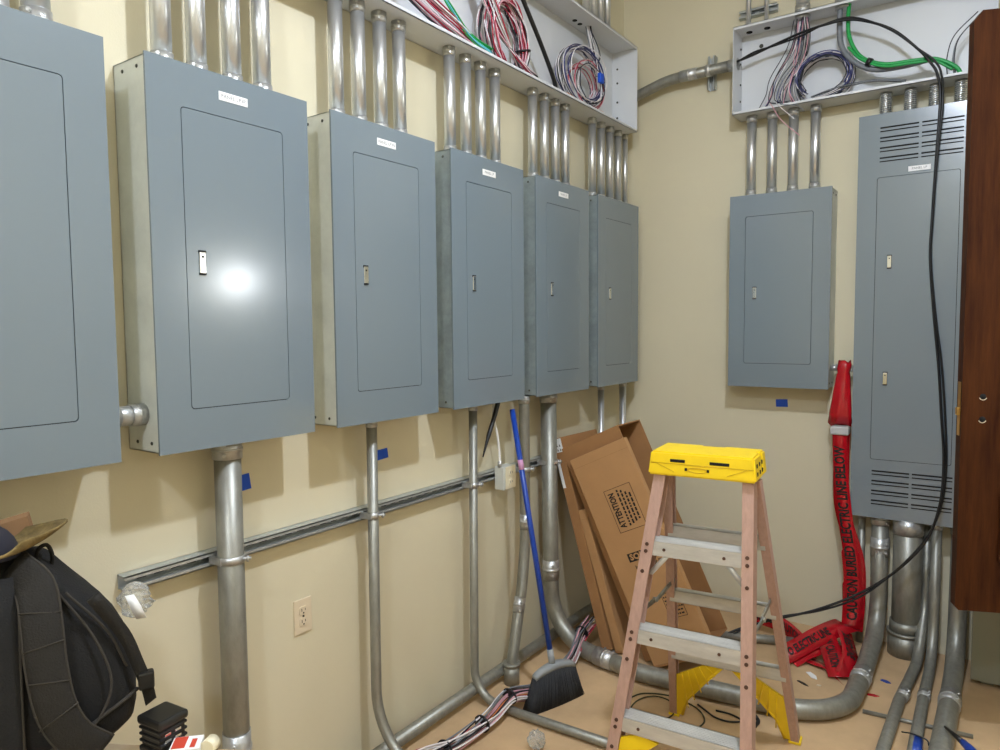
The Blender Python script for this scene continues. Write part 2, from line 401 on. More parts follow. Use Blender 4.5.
# below the tall panel
conduit('slimmest conduit below the tall panel, half hidden by the red tape', [(1.372, 4.03, .684), (1.372, 4.03, 0)], .017, ends=(1, 0), m='emtd')
rt = conduit('fattest conduit stub standing on the floor under the tall panel', [(1.583, 4.0, .684), (1.583, 4.0, 0)], .064, ends=(0, 0), m='emtd')
k = MB(); k.tube([(1.583, 4.0, .0), (1.583, 4.0, .105)], .078, 28); k.tube([(1.583, 4.0, .105), (1.583, 4.0, .12)], .083, 28); k.tube([(1.583, 4.0, .12), (1.583, 4.0, .17)], .072, 28); k.build('coupling', 'emtd', rt)
k = MB(); k.tube([(1.583, 4.0, .61), (1.583, 4.0, .684)], .068, 28); k.build('connector', 'fit', rt)
el = fillet([(1.662, 4.055, .684), (1.660, 4.045, .24), (1.650, 3.85, .03), (1.620, 3.42, .026), (1.60, 2.2, .026)], [.2, .2, .3], 10)
conduit('slim floor conduit nearest the ladder of the three beneath the tall panel', el, .0235, ends=(1, 0), m='emtd', couplings=[((1.628, 3.48, .026), (.1, .9, 0))], cl=.03)
el = fillet([(1.704, 3.985, .684), (1.704, 3.955, .03), (1.704, 3.50, .026), (1.72, 2.2, .026)], [.22, .3], 10)
conduit('middle slim conduit of the three running forward below the tall panel, with blue tape', el, .023, ends=(1, 0), m='emtd', couplings=[((1.704, 3.52, .026), (0, 1, 0))], cl=.03)
el = fillet([(1.800, 4.02, .684), (1.800, 3.95, .05), (1.800, 3.50, .042), (1.785, 2.2, .042)], [.25, .3], 10)
conduit('thickest of the three floor conduits running forward, beside the grey box', el, .039, ends=(1, 0), m='emtd', couplings=[((1.800, 3.50, .042), (0, 1, 0))], cl=.05)
MB().tube([(1.50, 3.275, .009), (1.89, 3.31, .009)], .009, 8).build('threaded_rod', 'emtd')
tag(bpy.data.objects['threaded_rod'], 'thin metal rod lying crosswise under the floor conduits', 'rod')
# horizontal nipples
conduit('fat short nipple joining the first panel to the glare panel', [(.08, .896, 1.419), (.08, 1.006, 1.419)], .026, m='fit', cl=.04)
conduit('short white nipple joining the lone panel to the tall panel above the red tape', [(1.212, YB-.08, 1.418), (1.334, YB-.08, 1.418)], .014, m='fit', cl=.03)
# elbow between the two troughs
el = fillet([(.08, 3.946, 2.985), (.10, 4.017, 2.99), (.32, 4.017, 3.05), (.715, 4.017, 3.055)], [.045, .5], 10)
conduit('grey bent conduit joining the two troughs across the corner', el, .029, ends=(0, 1), m='emtd', couplings=[((.44, 4.017, 3.053), (1, 0, 0))], cl=.05)
# conduits above the troughs
for i, y in enumerate((3.47, 3.55, 3.63, 3.71)):
    conduit(f'{ORD[4][i]} pale conduit above the left trough near the corner', [(.08, y, 3.245), (.08, y, ZC)], .021, ends=(0, 0), group='conduits above the left trough')
conduit('leftmost thin conduit above the back trough', [(.757, 4.05, 3.222), (.757, 4.05, ZC)], .013, ends=(1, 0))
conduit('thin conduit above the back trough, second from left', [(.851, 4.05, 3.222), (.851, 4.05, ZC)], .011, ends=(1, 0))
conduit('fat conduit above the back trough feeding the hanging wires', [(1.045, 4.0, 3.222), (1.045, 4.0, ZC)], .033, ends=(1, 0))
conduit('fat conduit above the back trough feeding the green cable', [(1.235, 4.0, 3.222), (1.235, 4.0, ZC)], .033, ends=(1, 0))

# ------------------------------------------------------------------ strut channels and clamps
def strut(label, a, b, out, up, w=.041, d=.041):
    a, b, out, up = V(a), V(b), V(out), V(up); mb = MB(); t = .003
    def slab(o0, o1, u0, u1):
        vs = [p+out*o+up*u for p in (a, b) for o, u in ((o0, u0), (o1, u0), (o1, u1), (o0, u1))]
        mb.add(vs, [(0,3,2,1), (4,5,6,7), (0,1,5,4), (1,2,6,5), (2,3,7,6), (3,0,4,7)])
    slab(0, t, -w/2, w/2); slab(0, d, w/2-t, w/2); slab(0, d, -w/2, -w/2+t)
    slab(d-t, d, w/2-.009, w/2); slab(d-t, d, -w/2, -w/2+.009)
    slab(d-.009, d, w/2-.011, w/2-.009); slab(d-.009, d, -w/2+.009, -w/2+.011)
    rt = thing('strut_channel', label, 'strut channel', (a+b)/2)
    mb.build('channel', 'strut', rt)
    sl = MB(); L = (b-a).length; dr = (b-a).normalized(); k = .05
    while k < L-.05:
        p = a+dr*k+out*(t+.0005); q = p+dr*.028
        sl.add([p-up*.006, q-up*.006, q+up*.006, p+up*.006], [(0, 1, 2, 3)]); k += .05
    sl.build('slot', 'gap', rt)
    return rt
s1 = strut('long slotted steel strut running level across the left wall', (0, .957, .962), (0, 3.20, .962), (1, 0, 0), (0, 0, 1))
s2 = strut('short vertical steel strut behind the bent corner conduit', (.553, YB, 2.965), (.553, YB, 3.145), (0, -1, 0), (1, 0, 0))
def clamp(label, y, r, x=.08, z=.962):
    rt = thing('pipe_strap', label, 'pipe strap', (x, y, z), 'straps holding conduits on the strut')
    mb = MB()
    mb.tube([(x, y, z-.011), (x, y, z+.011)], r+.003, 24)
    for s in (-1, 1):
        mb.box((.036, y+s*(r+.001)-.004, z-.011), (x+.012, y+s*(r+.001)+.004, z+.011))
    mb.build('band', 'fit', rt)
    k = MB(); k.tube([(x+r*.75, y+r*.35, z), (x+r*.75+.020, y+r*.35+.022, z)], .006, 8); k.tube([(x+r*.75+.012, y+r*.35+.012, z), (x+r*.75+.016, y+r*.35+.017, z)], .011, 8)
    k.build('bolt', 'fit', rt)
clamp('pipe strap on the thickest vertical conduit', 1.250, .0385)
clamp('pipe strap on the conduit below the third panel', 1.838, .0195)
clamp('pipe strap on the slim conduit left of the switch box', 2.441, .0185)
clamp('pipe strap on the conduit behind the broom handle', 2.848, .026)
clamp('pipe strap on the thick conduit left of the cardboard boxes', 3.078, .040)
rt = thing('pipe_strap', 'pipe strap on the bent conduit between the troughs', 'pipe strap', (.553, 4.017, 3.053), 'straps holding conduits on the strut')
k = MB(); k.tube([(.541, 4.017, 3.0535), (.565, 4.017, 3.0535)], .033, 24); k.build('band', 'fit', rt)
rt = strut('small level steel strut behind thin conduits above the back trough', (.70, YB, 3.330), (.90, YB, 3.330), (0, -1, 0), (0, 0, 1), d=.03)

# ------------------------------------------------------------------ wire troughs
def trough(label, xf, L, z0, z1, dep=.16, left_open=False):
    H = z1-z0; rt = thing('wire_trough', label, 'cable trough', xf @ V((L/2, 0, 0)))
    t = .003
    MB().box((0, 0, 0), (L, H, t), xf).build('back_plate', 'trough', rt)
    MB().box((0, 0, 0), (L, t, dep), xf).box((0, 0, dep-t), (L, .014, dep), xf).build('bottom_flange', 'trough', rt)
    MB().box((0, H-t, 0), (L, H, dep), xf).box((0, H-.014, dep-t), (L, H, dep), xf).build('top_flange', 'trough', rt)
    for u in (0, L):
        a, b = (u, u+t) if u == 0 else (u-t, u)
        e = MB().box((a, 0, 0), (b, H, dep), xf).build('end_plate', 'trough', rt)
        for v in (.1, .19, .3, .38):
            MB().lathe([(.006, 0), (.006, .003), (.003, .006)], xf @ Matrix.Translation((b if u == 0 else a, v, .035)) @ Matrix.Rotation(math.pi/2*(1 if u == 0 else -1), 4, 'Y'), 8).build('screw', 'screw', e)
    return rt
XL = Matrix(((0,0,1,0),(1,0,0,.30),(0,1,0,TB),(0,0,0,1)))
tl = trough('long open grey wire trough above the left wall panels', XL, 3.640, TB, 3.245)
XB = Matrix(((1,0,0,.710),(0,0,-1,YB),(0,1,0,TB),(0,0,0,1)))
tb = trough('open grey wire trough on the back wall above two panels', XB, 1.165, TB, 3.222)
for y in (3.40, 3.455): MB().tube([(.05, y, 3.2395), (.05, y, 3.2420)], .013, 14).build('knockout', 'gap', tl)
for x in (.765, .858): MB().tube([(x, YB-.055, 3.2155), (x, YB-.055, 3.2195)], .016, 14).build('knockout', 'gap', tb)
k = MB(); k.tube([(.815, YB-.003, 3.15), (.815, YB-.006, 3.15)], .011, 14); k.build('screw', 'screw', tb)
# locknuts where conduits enter the trough
for pn, ys, r in ups:
    for y in ys:
        k = MB(); k.tube([(.08, y, TB+.003), (.08, y, TB+.012)], r*1.25, 8); k.build('locknut', 'fit', tl)
for x in (.792, .900, 1.007, 1.115):
    k = MB(); k.tube([(x, YB-.08, TB+.003), (x, YB-.08, TB+.012)], .030, 8); k.build('locknut', 'fit', tb)
k = MB(); k.tube([(1.045, 4.0, 3.200), (1.045, 4.0, 3.219)], .037, 16); k.build('locknut', 'fit', tb)
k = MB(); k.tube([(1.235, 4.0, 3.204), (1.235, 4.0, 3.219)], .036, 16); k.build('locknut', 'fit', tb)

# ------------------------------------------------------------------ wires
def jit(p, s): return V((p[0]+random.uniform(-s, s), p[1]+random.uniform(-s, s), p[2]+random.uniform(-s, s)))
def wires(name, label, paths, cols, r=.0022, n=6, seg=7, cat='wires', ties=(), group=None, loc=None):
    rt = thing(name, label, cat, loc or paths[0][0], group)
    for i, p in enumerate(paths):
        MB().tube(spline(p, seg), r, n).build('wire', cols[i % len(cols)], rt)
    for p, d, rr in ties:
        d = V(d).normalized(); MB().tube([V(p)-d*.0035, V(p)+d*.0035], rr, 14).build('cable_tie', 'cable', rt)
    return rt
def strands(base, n, spread, clampf=None):
    out = []
    for i in range(n):
        a = random.uniform(0, 2*math.pi); q = spread*math.sqrt(random.random()); tw = random.uniform(-1.2, 1.2)
        path = []
        for j, p in enumerate(base):
            p = V(p); t = V(base[min(j+1, len(base)-1)])-V(base[max(j-1, 0)]); t.normalize()
            u = t.orthogonal().normalized(); w = t.cross(u); aa = a+tw*j*.5
            pp = p+u*(q*math.cos(aa))+w*(q*math.sin(aa))
            if clampf: pp = clampf(pp)
            path.append(pp)
        out.append(path)
    return out
def in_left(p):  return V((min(max(p.x, .012), .146), p.y, max(p.z, TB+.008)))
def in_back(p):  return V((p.x, min(max(p.y, YB-.146), YB-.012), max(p.z, TB+.008)))
def floorc(p):   return V((p.x, p.y, max(p.z, .006)))
def hank(cy, cz, ry, rz, n, cols, tilt=0., jt=.012, back=False, dep=.09, turns=1.15, a0=0):
    out = []
    for i in range(n):
        s = random.uniform(.82, 1.1); aa = a0+random.uniform(-.3, .3); dx = random.uniform(-.04, .045); pth = []
        for k in range(15):
            a = aa+turns*2*math.pi*k/14
            y = ry*s*math.cos(a); z = rz*s*math.sin(a)
            y, z = y*math.cos(tilt)-z*math.sin(tilt), y*math.sin(tilt)+z*math.cos(tilt)
            if back: pth.append(in_back(jit((cy+y, YB-dep+dx, cz+z), jt)))
            else: pth.append(in_left(jit((dep+dx, cy+y, cz+z), jt)))
        out.append(pth)
    return out
mix = ['w_red', 'w_white', 'w_black', 'w_white', 'w_pink', 'w_black', 'w_white', 'w_red']
# wires lying along the trough, near the third panel
pl = strands([(.10, 1.55, 3.10), (.11, 1.85, 2.965), (.11, 2.10, 2.875), (.12, 2.32, 2.815), (.10, 2.48, 2.785)], 22, .045, in_left)
wires('wire_bundle', 'loose red, white and black wires lying in the left trough above the third panel', pl, mix, .0030, ties=())
pl = strands([(.09, 2.05, 3.24), (.10, 2.16, 3.02), (.125, 2.26, 2.90), (.14, 2.38, 2.815), (.145, 2.52, 2.790)], 6, .018, in_left)
wires('ground_wires', 'green and teal ground wires on the lip of the left trough', pl, ['w_green', 'w_teal', 'w_green', 'w_green'], .0032)
# big hank of folded wires
pl = hank(2.70, 2.925, .135, .165, 40, mix, tilt=.42, jt=.010, a0=1.0)
pl += strands([(.09, 2.44, 3.24), (.10, 2.50, 3.10), (.12, 2.60, 2.93), (.13, 2.78, 2.815), (.12, 2.88, 2.80)], 16, .03, in_left)
wires('wire_hank', 'large folded hank of red, white and black wires filling the left trough', pl, mix, .0030, ties=[((.10, 2.82, 2.895), (0, .2, -.95), .040)])
MB().tube(spline([(.13, 2.66, 3.23), (.125, 2.80, 3.10), (.12, 2.96, 2.955), (.115, 3.08, 2.83), (.10, 3.11, 2.79)], 8), .0105, 10).build('black_cable', 'cable')
tag(bpy.data.objects['black_cable'], 'thick black cable slanting down through the left trough', 'cable')
# round coil at the corner end
bl = ['w_blue', 'w_white', 'w_white', 'w_blue', 'w_black', 'w_white']
pl = hank(3.40, 2.95, .21, .145, 18, bl, tilt=.1, jt=.005, a0=-1.2)
pl += hank(3.43, 2.905, .15, .11, 12, ['w_red'], tilt=.1, jt=.006, a0=-1.0)
pl += strands([(.07, 3.50, 3.24), (.08, 3.51, 3.17), (.10, 3.51, 3.08), (.11, 3.53, 2.98)], 6, .02, in_left)
pl += strands([(.05, 3.60, 3.24), (.08, 3.61, 3.16), (.10, 3.59, 3.09), (.11, 3.52, 3.02)], 4, .012, in_left)
cc = [bl[i % 6] for i in range(18)]+[['w_red', 'w_white', 'w_black', 'w_pink'][i % 4] for i in range(12)]+['w_white', 'w_black', 'w_white', 'w_grey', 'w_black', 'w_white']+['w_black', 'w_white', 'w_black', 'w_grey']
rt = wires('wire_coil', 'round coil of navy, white and red wires at the corner end of the left trough', pl, cc, .0026)
MB().box((.13, 3.50, 2.935), (.150, 3.54, 2.985), None, .004).build('tape_flag', 'blue', rt)
pl = strands([(.12, 3.20, 2.80), (.13, 3.38, 2.785), (.14, 3.55, 2.785)], 4, .008, in_left)
wires('ground_wires', 'short green and yellow wires on the trough lip under the round coil', pl, ['w_green', 'w_green', 'w_black', 'w_orange'], .003)
# back trough: drop of wires from the fat conduit and ring coil
pu = ['w_white', 'w_black', 'w_blue', 'w_black', 'w_white', 'w_pink', 'w_grey', 'w_black']
pl = strands([(1.045, 4.0, 3.20), (1.045, 4.0, 3.10), (1.02, 3.99, 3.00), (.95, 3.98, 2.90), (.93, 3.98, 2.82), (.98, 4.0, 2.775)], 12, .045, in_back)
pl += strands([(1.05, 4.0, 3.20), (1.045, 3.99, 3.08), (1.03, 3.98, 2.95), (1.01, 3.98, 2.85), (1.03, 4.0, 2.772)], 12, .030, in_back)
pl += strands([(1.03, 4.0, 3.20), (1.0, 3.99, 3.06), (.92, 3.98, 2.92), (.90, 3.98, 2.84), (.86, 3.99, 2.775)], 6, .03, in_back)
wires('wire_drop', 'white and black wires hanging from the fat conduit inside the back trough', pl, pu, .0024)
pl = hank(1.150, 2.900, .128, .112, 26, pu, jt=.004, back=True, turns=.72, a0=-.75)
pl += strands([(1.24, 3.97, 2.81), (1.18, 3.97, 2.79), (1.10, 3.99, 2.782)], 8, .012, in_back)
wires('wire_coil', 'ring of white and black wires standing in the back trough', pl, ['w_blue', 'w_white', 'w_black', 'w_black', 'w_white', 'w_blue'], .0024)
pl = strands([(1.10, 3.98, 2.79), (1.22, 3.97, 2.81), (1.38, 3.97, 2.815), (1.52, 3.98, 2.79)], 6, .014, in_back)
wires('wire_tails', 'thin loose wires lying along the floor of the back trough', pl, ['w_grey', 'w_black', 'w_white', 'w_grey'], .002)
pl = strands([(1.705, 3.98, 2.79), (1.70, 3.98, 2.86), (1.72, 3.98, 2.95), (1.80, 3.99, 3.04)], 3, .018, in_back)
wires('wire_tails', 'thin grey wires curving up beside the top of the brown door', pl, ['w_black', 'w_grey'], .0026)
pl = [[(.93, 3.96, 2.80), (.95, 3.93, 2.772), (1.00, 3.925, 2.72), (1.03, 3.93, 2.69)], [(.95, 3.96, 2.79), (.97, 3.93, 2.772), (1.04, 3.925, 2.755), (1.08, 3.93, 2.72)], [(.90, 3.96, 2.80), (.92, 3.93, 2.772), (.97, 3.92, 2.69), (1.06, 3.92, 2.60)]]
wires('wire_tails', 'three wire ends spilling over the lip of the back trough', pl, ['w_white', 'w_grey', 'w_pink'], .002)
# green and grey service cables
rt = thing('ground_cable', 'thick bright green cable curving through the back trough', 'cable', (1.26, 3.99, 3.21))
MB().tube(spline([(1.265, 3.99, 3.22), (1.262, 3.98, 3.14), (1.275, 3.97, 3.04), (1.33, 3.96, 2.94), (1.43, 3.955, 2.885), (1.55, 3.955, 2.875), (1.64, 3.96, 2.865), (1.72, 3.965, 2.815), (1.745, 3.97, 2.77)], 8), .0095, 10).build('conductor', 'w_green', rt)
MB().tube(spline([(1.27, 3.955, 3.0), (1.33, 3.945, 2.925), (1.43, 3.94, 2.87), (1.55, 3.94, 2.86), (1.64, 3.945, 2.85), (1.71, 3.95, 2.80)], 8), .006, 8).build('conductor', 'w_green', rt)
MB().tube([(1.355, 3.952, 2.912), (1.375, 3.952, 2.901)], .020, 12).build('cable_tie', 'cable', rt)
MB().tube(spline([(1.222, 4.0, 3.22), (1.222, 3.995, 3.12), (1.235, 3.985, 3.02), (1.29, 3.975, 2.935), (1.38, 3.97, 2.875), (1.50, 3.975, 2.865), (1.62, 3.98, 2.875)], 8), .0135, 10).build('grey_cable', 'w_grey')
tag(bpy.data.objects['grey_cable'], 'thick grey cable beside the green cable in the back trough', 'cable')
# black twin cable: across the trough, over the lip, down the tall panel, to the floor
def cablepath(off):
    P = [(.716, 3.99, 3.06), (.80, 3.985, 3.075), (.90, 3.98, 3.098), (1.04, 3.96, 3.120), (1.16, 3.95, 3.130), (1.29, 3.95, 3.125), (1.45, 3.945, 3.045), (1.565, 3.935, 2.925), (1.625, 3.925, 2.84),
         (1.655, 3.915, 2.775), (1.669, 3.895, 2.66), (1.660, 3.90, 2.40), (1.652, 3.905, 2.15), (1.648, 3.91, 1.95), (1.668, 3.91, 1.70), (1.694, 3.91, 1.45), (1.712, 3.905, 1.22), (1.728, 3.90, 1.0),
         (1.720, 3.88, .80), (1.668, 3.86, .62), (1.55, 3.83, .46), (1.40, 3.80, .33), (1.22, 3.76, .225), (1.04, 3.72, .15), (.90, 3.70, .085), (.82, 3.66, .045), (.76, 3.62, .010)]
    return [V(p)+V((off*(.5+.5*math.sin(i*.9)), -.004*math.sin(i*1.3)*(1 if off > 0 else -1), .012*math.sin(i*1.7)*(1 if off > 0 else 0))) for i, p in enumerate(P)]
rt = thing('feed_cable', 'long twin black cable hanging down the tall panel and swinging left to the floor', 'cable', (.76, 3.62, 0))
MB().tube(spline(cablepath(0), 8), .0062, 10).build('conductor', 'cable', rt)
MB().tube(spline(cablepath(.014), 8), .0050, 8).build('conductor', 'cable', rt)
# wire bundle on the floor
base = [(.25, 3.20, .135), (.265, 3.06, .115), (.29, 2.90, .055), (.315, 2.66, .05), (.30, 2.55, .055), (.27, 2.43, .078), (.268, 2.30, .05), (.262, 2.18, .04), (.245, 2.05, .035), (.235, 1.90, .065), (.22, 1.75, .05)]
fl = ['w_white', 'w_pink', 'w_grey', 'w_white', 'w_orange', 'w_black', 'w_white', 'w_pink', 'w_grey', 'w_red', 'w_white']
wires('wire_bundle', 'long tied bundle of coloured wires lying on the floor behind the broom', strands(base, 28, .034, floorc), fl, .0036,
      ties=[((.27, 2.43, .078), (0, 1, .2), .037), ((.265, 2.24, .045), (0, 1, .1), .037), ((.262, 3.08, .12), (0, 1, .2), .036), ((.243, 2.03, .036), (0, 1, 0), .037)], loc=(.27, 2.4, 0))
# ------------------------------------------------------------------ wall fittings
def outlet(label, y, z):
    rt = thing('wall_outlet', label, 'outlet', (0, y, z))
    MB().box((0, y-.037, z-.060), (.006, y+.037, z+.060), None, .002).build('face_plate', 'ivory', rt)
    for s in (-1, 1):
        q = z+s*.0195
        o = MB().prism(rrect(-.017, -.0145, .017, .0145, .009), .0025, Matrix(((0,0,1,.006),(1,0,0,y),(0,1,0,q),(0,0,0,1)))).build('receptacle', 'ivory', rt)
        MB().box((.0085, y-.0085, q-.002), (.0089, y-.0062, q+.008)).box((.0085, y+.0062, q-.001), (.0089, y+.0085, q+.007)).box((.0085, y-.0025, q-.0105), (.0089, y+.0025, q-.0055)).build('slot', 'gap', o)
    MB().tube([(.006, y, z), (.0085, y, z)], .0035, 10).build('screw', 'screw', rt)
outlet('almond duplex outlet low on the left wall', 1.571, .660)
rt = thing('switch_box', 'galvanised switch box with cream receptacle mounted on the strut', 'outlet box', (.05, 2.70, .95))
MB().box((.041, 2.652, .895), (.095, 2.748, 1.005), None, .006).build('box_body', 'galv', rt)
o = MB().box((.0955, 2.663, .900), (.100, 2.742, 1.004), None, .002).build('face_plate', 'ivory2', rt)
for q in (.930, .973):
    k = MB().prism(rrect(-.017, -.0145, .017, .0145, .009), .003, Matrix(((0,0,1,.100),(1,0,0,2.7025),(0,1,0,q),(0,0,0,1)))).build('receptacle', 'ivory2', o)
    MB().box((.1029, 2.694, q-.003), (.1034, 2.696, q+.007)).box((.1029, 2.709, q-.003), (.1034, 2.711, q+.007)).build('slot', 'gap', k)
MB().tube(spline([(.068, 2.660, 1.003), (.066, 2.658, 1.08), (.068, 2.640, 1.16), (.060, 2.625, 1.24), (.06, 2.63, ZB+.01)], 6), .0055, 10).build('white_cable', 'white')
tag(bpy.data.objects['white_cable'], 'thin white cable rising from the switch box', 'cable')
MB().tube([(.068, 2.660, 1.0), (.068, 2.660, 1.03)], .011, 10).build('cable_clamp', 'fit', rt)
k = MB(); k.tube(spline([(.085, 2.640, ZB+.02), (.085, 2.600, 1.25), (.09, 2.545, 1.165), (.09, 2.50, 1.075)], 6), [.011]*7+[.010]*6+[.008, .007, .006, .005, .004, .003], 8)
tag(k.build('cable_end', 'cable'), 'black cable end dangling beside the switch box', 'cable')
def tape(label, pts, wall):
    mb = MB()
    if wall == 'l': vs = [(x, y, z) for x in (.0002, .0012) for y, z in pts]
    else: vs = [(x, yy, z) for yy in (YB-.0002, YB-.0012) for x, z in pts]
    mb.add(vs, [(0,1,2,3), (7,6,5,4)]+[(i, (i+1)%4, 4+(i+1)%4, 4+i) for i in range(4)])
    tag(mb.build('masking_tape', 'blue'), label, 'tape', 'blue masking tape squares on the walls')
tape('blue tape square beside the thickest vertical conduit', [(1.345, 1.135), (1.385, 1.138), (1.378, 1.188), (1.343, 1.186)], 'l')
tape('blue tape square beside the conduit under the third panel', [(1.945, 1.138), (2.005, 1.142), (1.999, 1.180), (1.945, 1.178)], 'l')
tape('blue tape square under the lone back wall panel', [(.922, 1.192), (.985, 1.194), (.982, 1.236), (.920, 1.233)], 'b')
# grey box low on the back wall
rt = thing('grey_enclosure', 'drab grey metal box on the floor behind the brown door', 'electrical box', (2.15, 3.95, 0))
MB().box((1.868, 3.835, .028), (2.44, YB, .62), None, .006).build('box_body', 'greybox', rt)
MB().box((1.862, 3.822, .022), (2.446, 3.835, .626), None, .004).build('cover', 'greybox', rt)
MB().box((1.90, 3.86, 0), (1.95, 4.06, .028)).build('foot', 'greybox', rt); MB().box((2.36, 3.86, 0), (2.41, 4.06, .028)).build('foot', 'greybox', rt)

# ------------------------------------------------------------------ door leaf
DE = V((1.821, 3.135, 0)); du = V((.927, .376, 0)); dn = V((.376, -.927, 0))
XD = Matrix(((du.x, dn.x, 0, DE.x), (du.y, dn.y, 0, DE.y), (0, 0, 1, 0), (0, 0, 0, 1)))
DZ0, DZ1 = .566, 2.752
rt = thing('door_1', 'dark brown wooden door leaf standing open at the right picture edge', 'door', XD @ V((.8, 0, DZ0)))
rt['kind'] = 'structure'
lf = MB(); lf.prism([(0, DZ0+.015), (.012, DZ0), (.90, DZ0), (.90, DZ1), (.026, DZ1), (0, DZ1-.035)], .045, XD @ Matrix(((1,0,0,0),(0,0,1,-.045),(0,1,0,0),(0,0,0,1))))
lf.build('door_leaf', 'wood', rt)
k = MB(); k.box((-.0015, -.034, 1.225), (.001, -.011, 1.425), XD); k.build('lock_plate', 'brass', rt)
k = MB(); k.box((-.010, -.032, 1.300), (.001, -.013, 1.330), XD, .002); k.build('latch_bolt', 'brass', rt)
for z in (1.372, 1.288):
    k = MB(); ff = XD @ Matrix.Translation((.069, .0004, z)) @ Matrix.Rotation(-math.pi/2, 4, 'X')
    k.lathe([(.011, 0), (.011, .0006)], ff, 16); ho = k.build('knob_hole', 'gap', rt)
    k = MB(); k.tube([XD @ V((.069+.012*math.cos(a), .0008, z+.012*math.sin(a))) for a in [math.radians(200+q*14) for q in range(11)]], .0016, 6); k.build('hole_rim', 'ivory', ho)
k = MB()
for a, b in (((.135, 0, .760), (.44, .012, .785)), ((.135, 0, .785), (.160, .012, 1.0)), ((.415, 0, .785), (.44, .012, 1.0)), ((.135, 0, 1.0), (.44, .012, 1.025))): k.box(a, b, XD, .003)
k.build('louvre_frame', 'wood', rt)
k = MB()
for q in range(6): k.box((.158, .001, .800+q*.034), (.417, .007, .824+q*.034), XD, .002)
k.build('louvre_slat', 'wood', rt)
for z in (.85, 1.65, 2.5):
    k = MB(); k.tube([XD @ V((.905, .006, z-.05)), XD @ V((.905, .006, z+.05))], .008, 10); k.box((.90, -.04, z-.05), (.903, .0, z+.05), XD); k.build('hinge', 'brass', rt)
pj = XD @ V((.905, 0, 0))
struct(MB().box((.908, -.10, 0), (1.02, .05, ZC), XD).build('trim_1', 'wood'), 'wooden jamb post carrying the brown door', 'door post')

# ------------------------------------------------------------------ cardboard boxes leaning in the corner
def leanbox(label, BL, TL, W, T, m, open_side=False, name='cardboard_box', e=(.913, .408, 0), marks=None, group='flat cardboard boxes leaning in the corner'):
    BL = V(BL); l = V(TL)-BL; L = l.length; l.normalize(); e = V(e).normalized(); w = (e-l*e.dot(l)).normalized(); n = w.cross(l)
    # n = w x l points toward the camera side
    X = Matrix(((w.x, l.x, n.x, BL.x), (w.y, l.y, n.y, BL.y), (w.z, l.z, n.z, BL.z), (0, 0, 0, 1)))
    rt = thing(name, label, 'box', BL, group)
    b = MB()
    if open_side:                       # right side left open so the carton's inside falls dark
        t = .006
        b.box((0, 0, -t), (W, L, 0), X).box((0, 0, -T), (W, L, -T+t), X).box((0, 0, -T+t), (t, L, -t), X).box((t, 0, -T+t), (W, t, -t), X).box((t, L-t, -T+t), (W, L, -t), X)
    else: b.box((0, 0, -T), (W, L, 0), X, .003)
    b.build('carton', m, rt)
    MB().box((.006, .004, .0002), (W-.006, .012, .0008), X).build('flap_seam', 'card2', rt); MB().box((.004, L-.05, .0002), (W-.004, L-.0485, .0006), X).build('flap_seam', 'card2', rt)
    if marks: marks(rt, X, W, L)
    return rt
def marks_front(rt, X, W, L):
    k = MB(); u0, u1, v0, v1 = W*.34, W*.80, L-.42, L-.205; t = .0022
    for a, b in (((u0, v0), (u1, v0+t)), ((u0, v1-t), (u1, v1)), ((u0, v0), (u0+t, v1)), ((u1-t, v0), (u1, v1))): k.box((*a, .0003), (*b, .0009), X)
    vs, fs = text_geo('ATTENTION', .046, bold=.0016)
    s = (v1-v0)*.82/(max(q.x for q in vs)-min(q.x for q in vs))
    k.add([(u0+.034-q.y, (v0+v1)/2+q.x*s, .0009) for q in vs], fs, False, X)
    for i in range(4):
        uu = u0+.066+i*(u1-u0-.072)/4; v = v0+.02+.006*i
        while v < v1-.02-.01*i:
            ln = random.uniform(.008, .022); k.box((uu, v, .0003), (uu+.0095, min(v+ln, v1-.014), .0009), X); v += ln+.005
    k.build('printed_notice', 'ink', rt)['label'] = 'black printed warning block'
    k = MB(); vs_ = L-.565; k.box((W*.30, vs_, .0003), (W*.98, vs_+.042, .0009), X); lo = k.build('printed_logo', 'ink', rt)
    k = MB(); vs, fs = text_geo('SQUARE D', .040, bold=.0018); wd = max(q.x for q in vs)-min(q.x for q in vs); s = W*.62/wd
    k.add([(W*.64+q.x*s, vs_+.021+q.y, .0013) for q in vs], fs, False, X); k.build('lettering', 'card', lo)
    k = MB(); vs, fs = text_geo('by Schneider Electric', .026, bold=.0006); wd = max(q.x for q in vs)-min(q.x for q in vs); s = W*.60/wd
    k.add([(W*.66+q.x*s, vs_-.030+q.y, .0009) for q in vs], fs, False, X); k.build('maker_line', 'ink', rt)
    k = MB(); u0, u1, v0, v1 = W*.56, W*.84, .20, .32
    for a, b in (((u0, v0), (u1, v0+t)), ((u0, v1-t), (u1, v1)), ((u0, v0), (u0+t, v1)), ((u1-t, v0), (u1, v1))): k.box((*a, .0003), (*b, .0009), X)
    for i in range(6):
        vv = v0+.012+i*.017; u = u0+.006
        while u < u1-.012:
            ln = random.uniform(.005, .014); k.box((u, vv, .0003), (min(u+ln, u1-.005), vv+.007, .0008), X); u += ln+.004
    k.build('printed_stamp', 'ink', rt)
EB = (1, 0, 0)
leanbox('front cardboard box of the leaning stack, printed with a framed notice', (.618, 3.150, .004), (.155, 3.150, .962), .332, .034, 'card', e=EB, marks=marks_front)
leanbox('deep cardboard box with a dark open side, directly behind the printed box', (.555, 3.190, .004), (.085, 3.190, 1.010), .350, .26, 'card2', open_side=True, e=EB)
leanbox('narrow cardboard box second from the left of the leaning stack', (.395, 3.19, .004), (.178, 3.195, .70), .045, .36, 'card', e=EB)
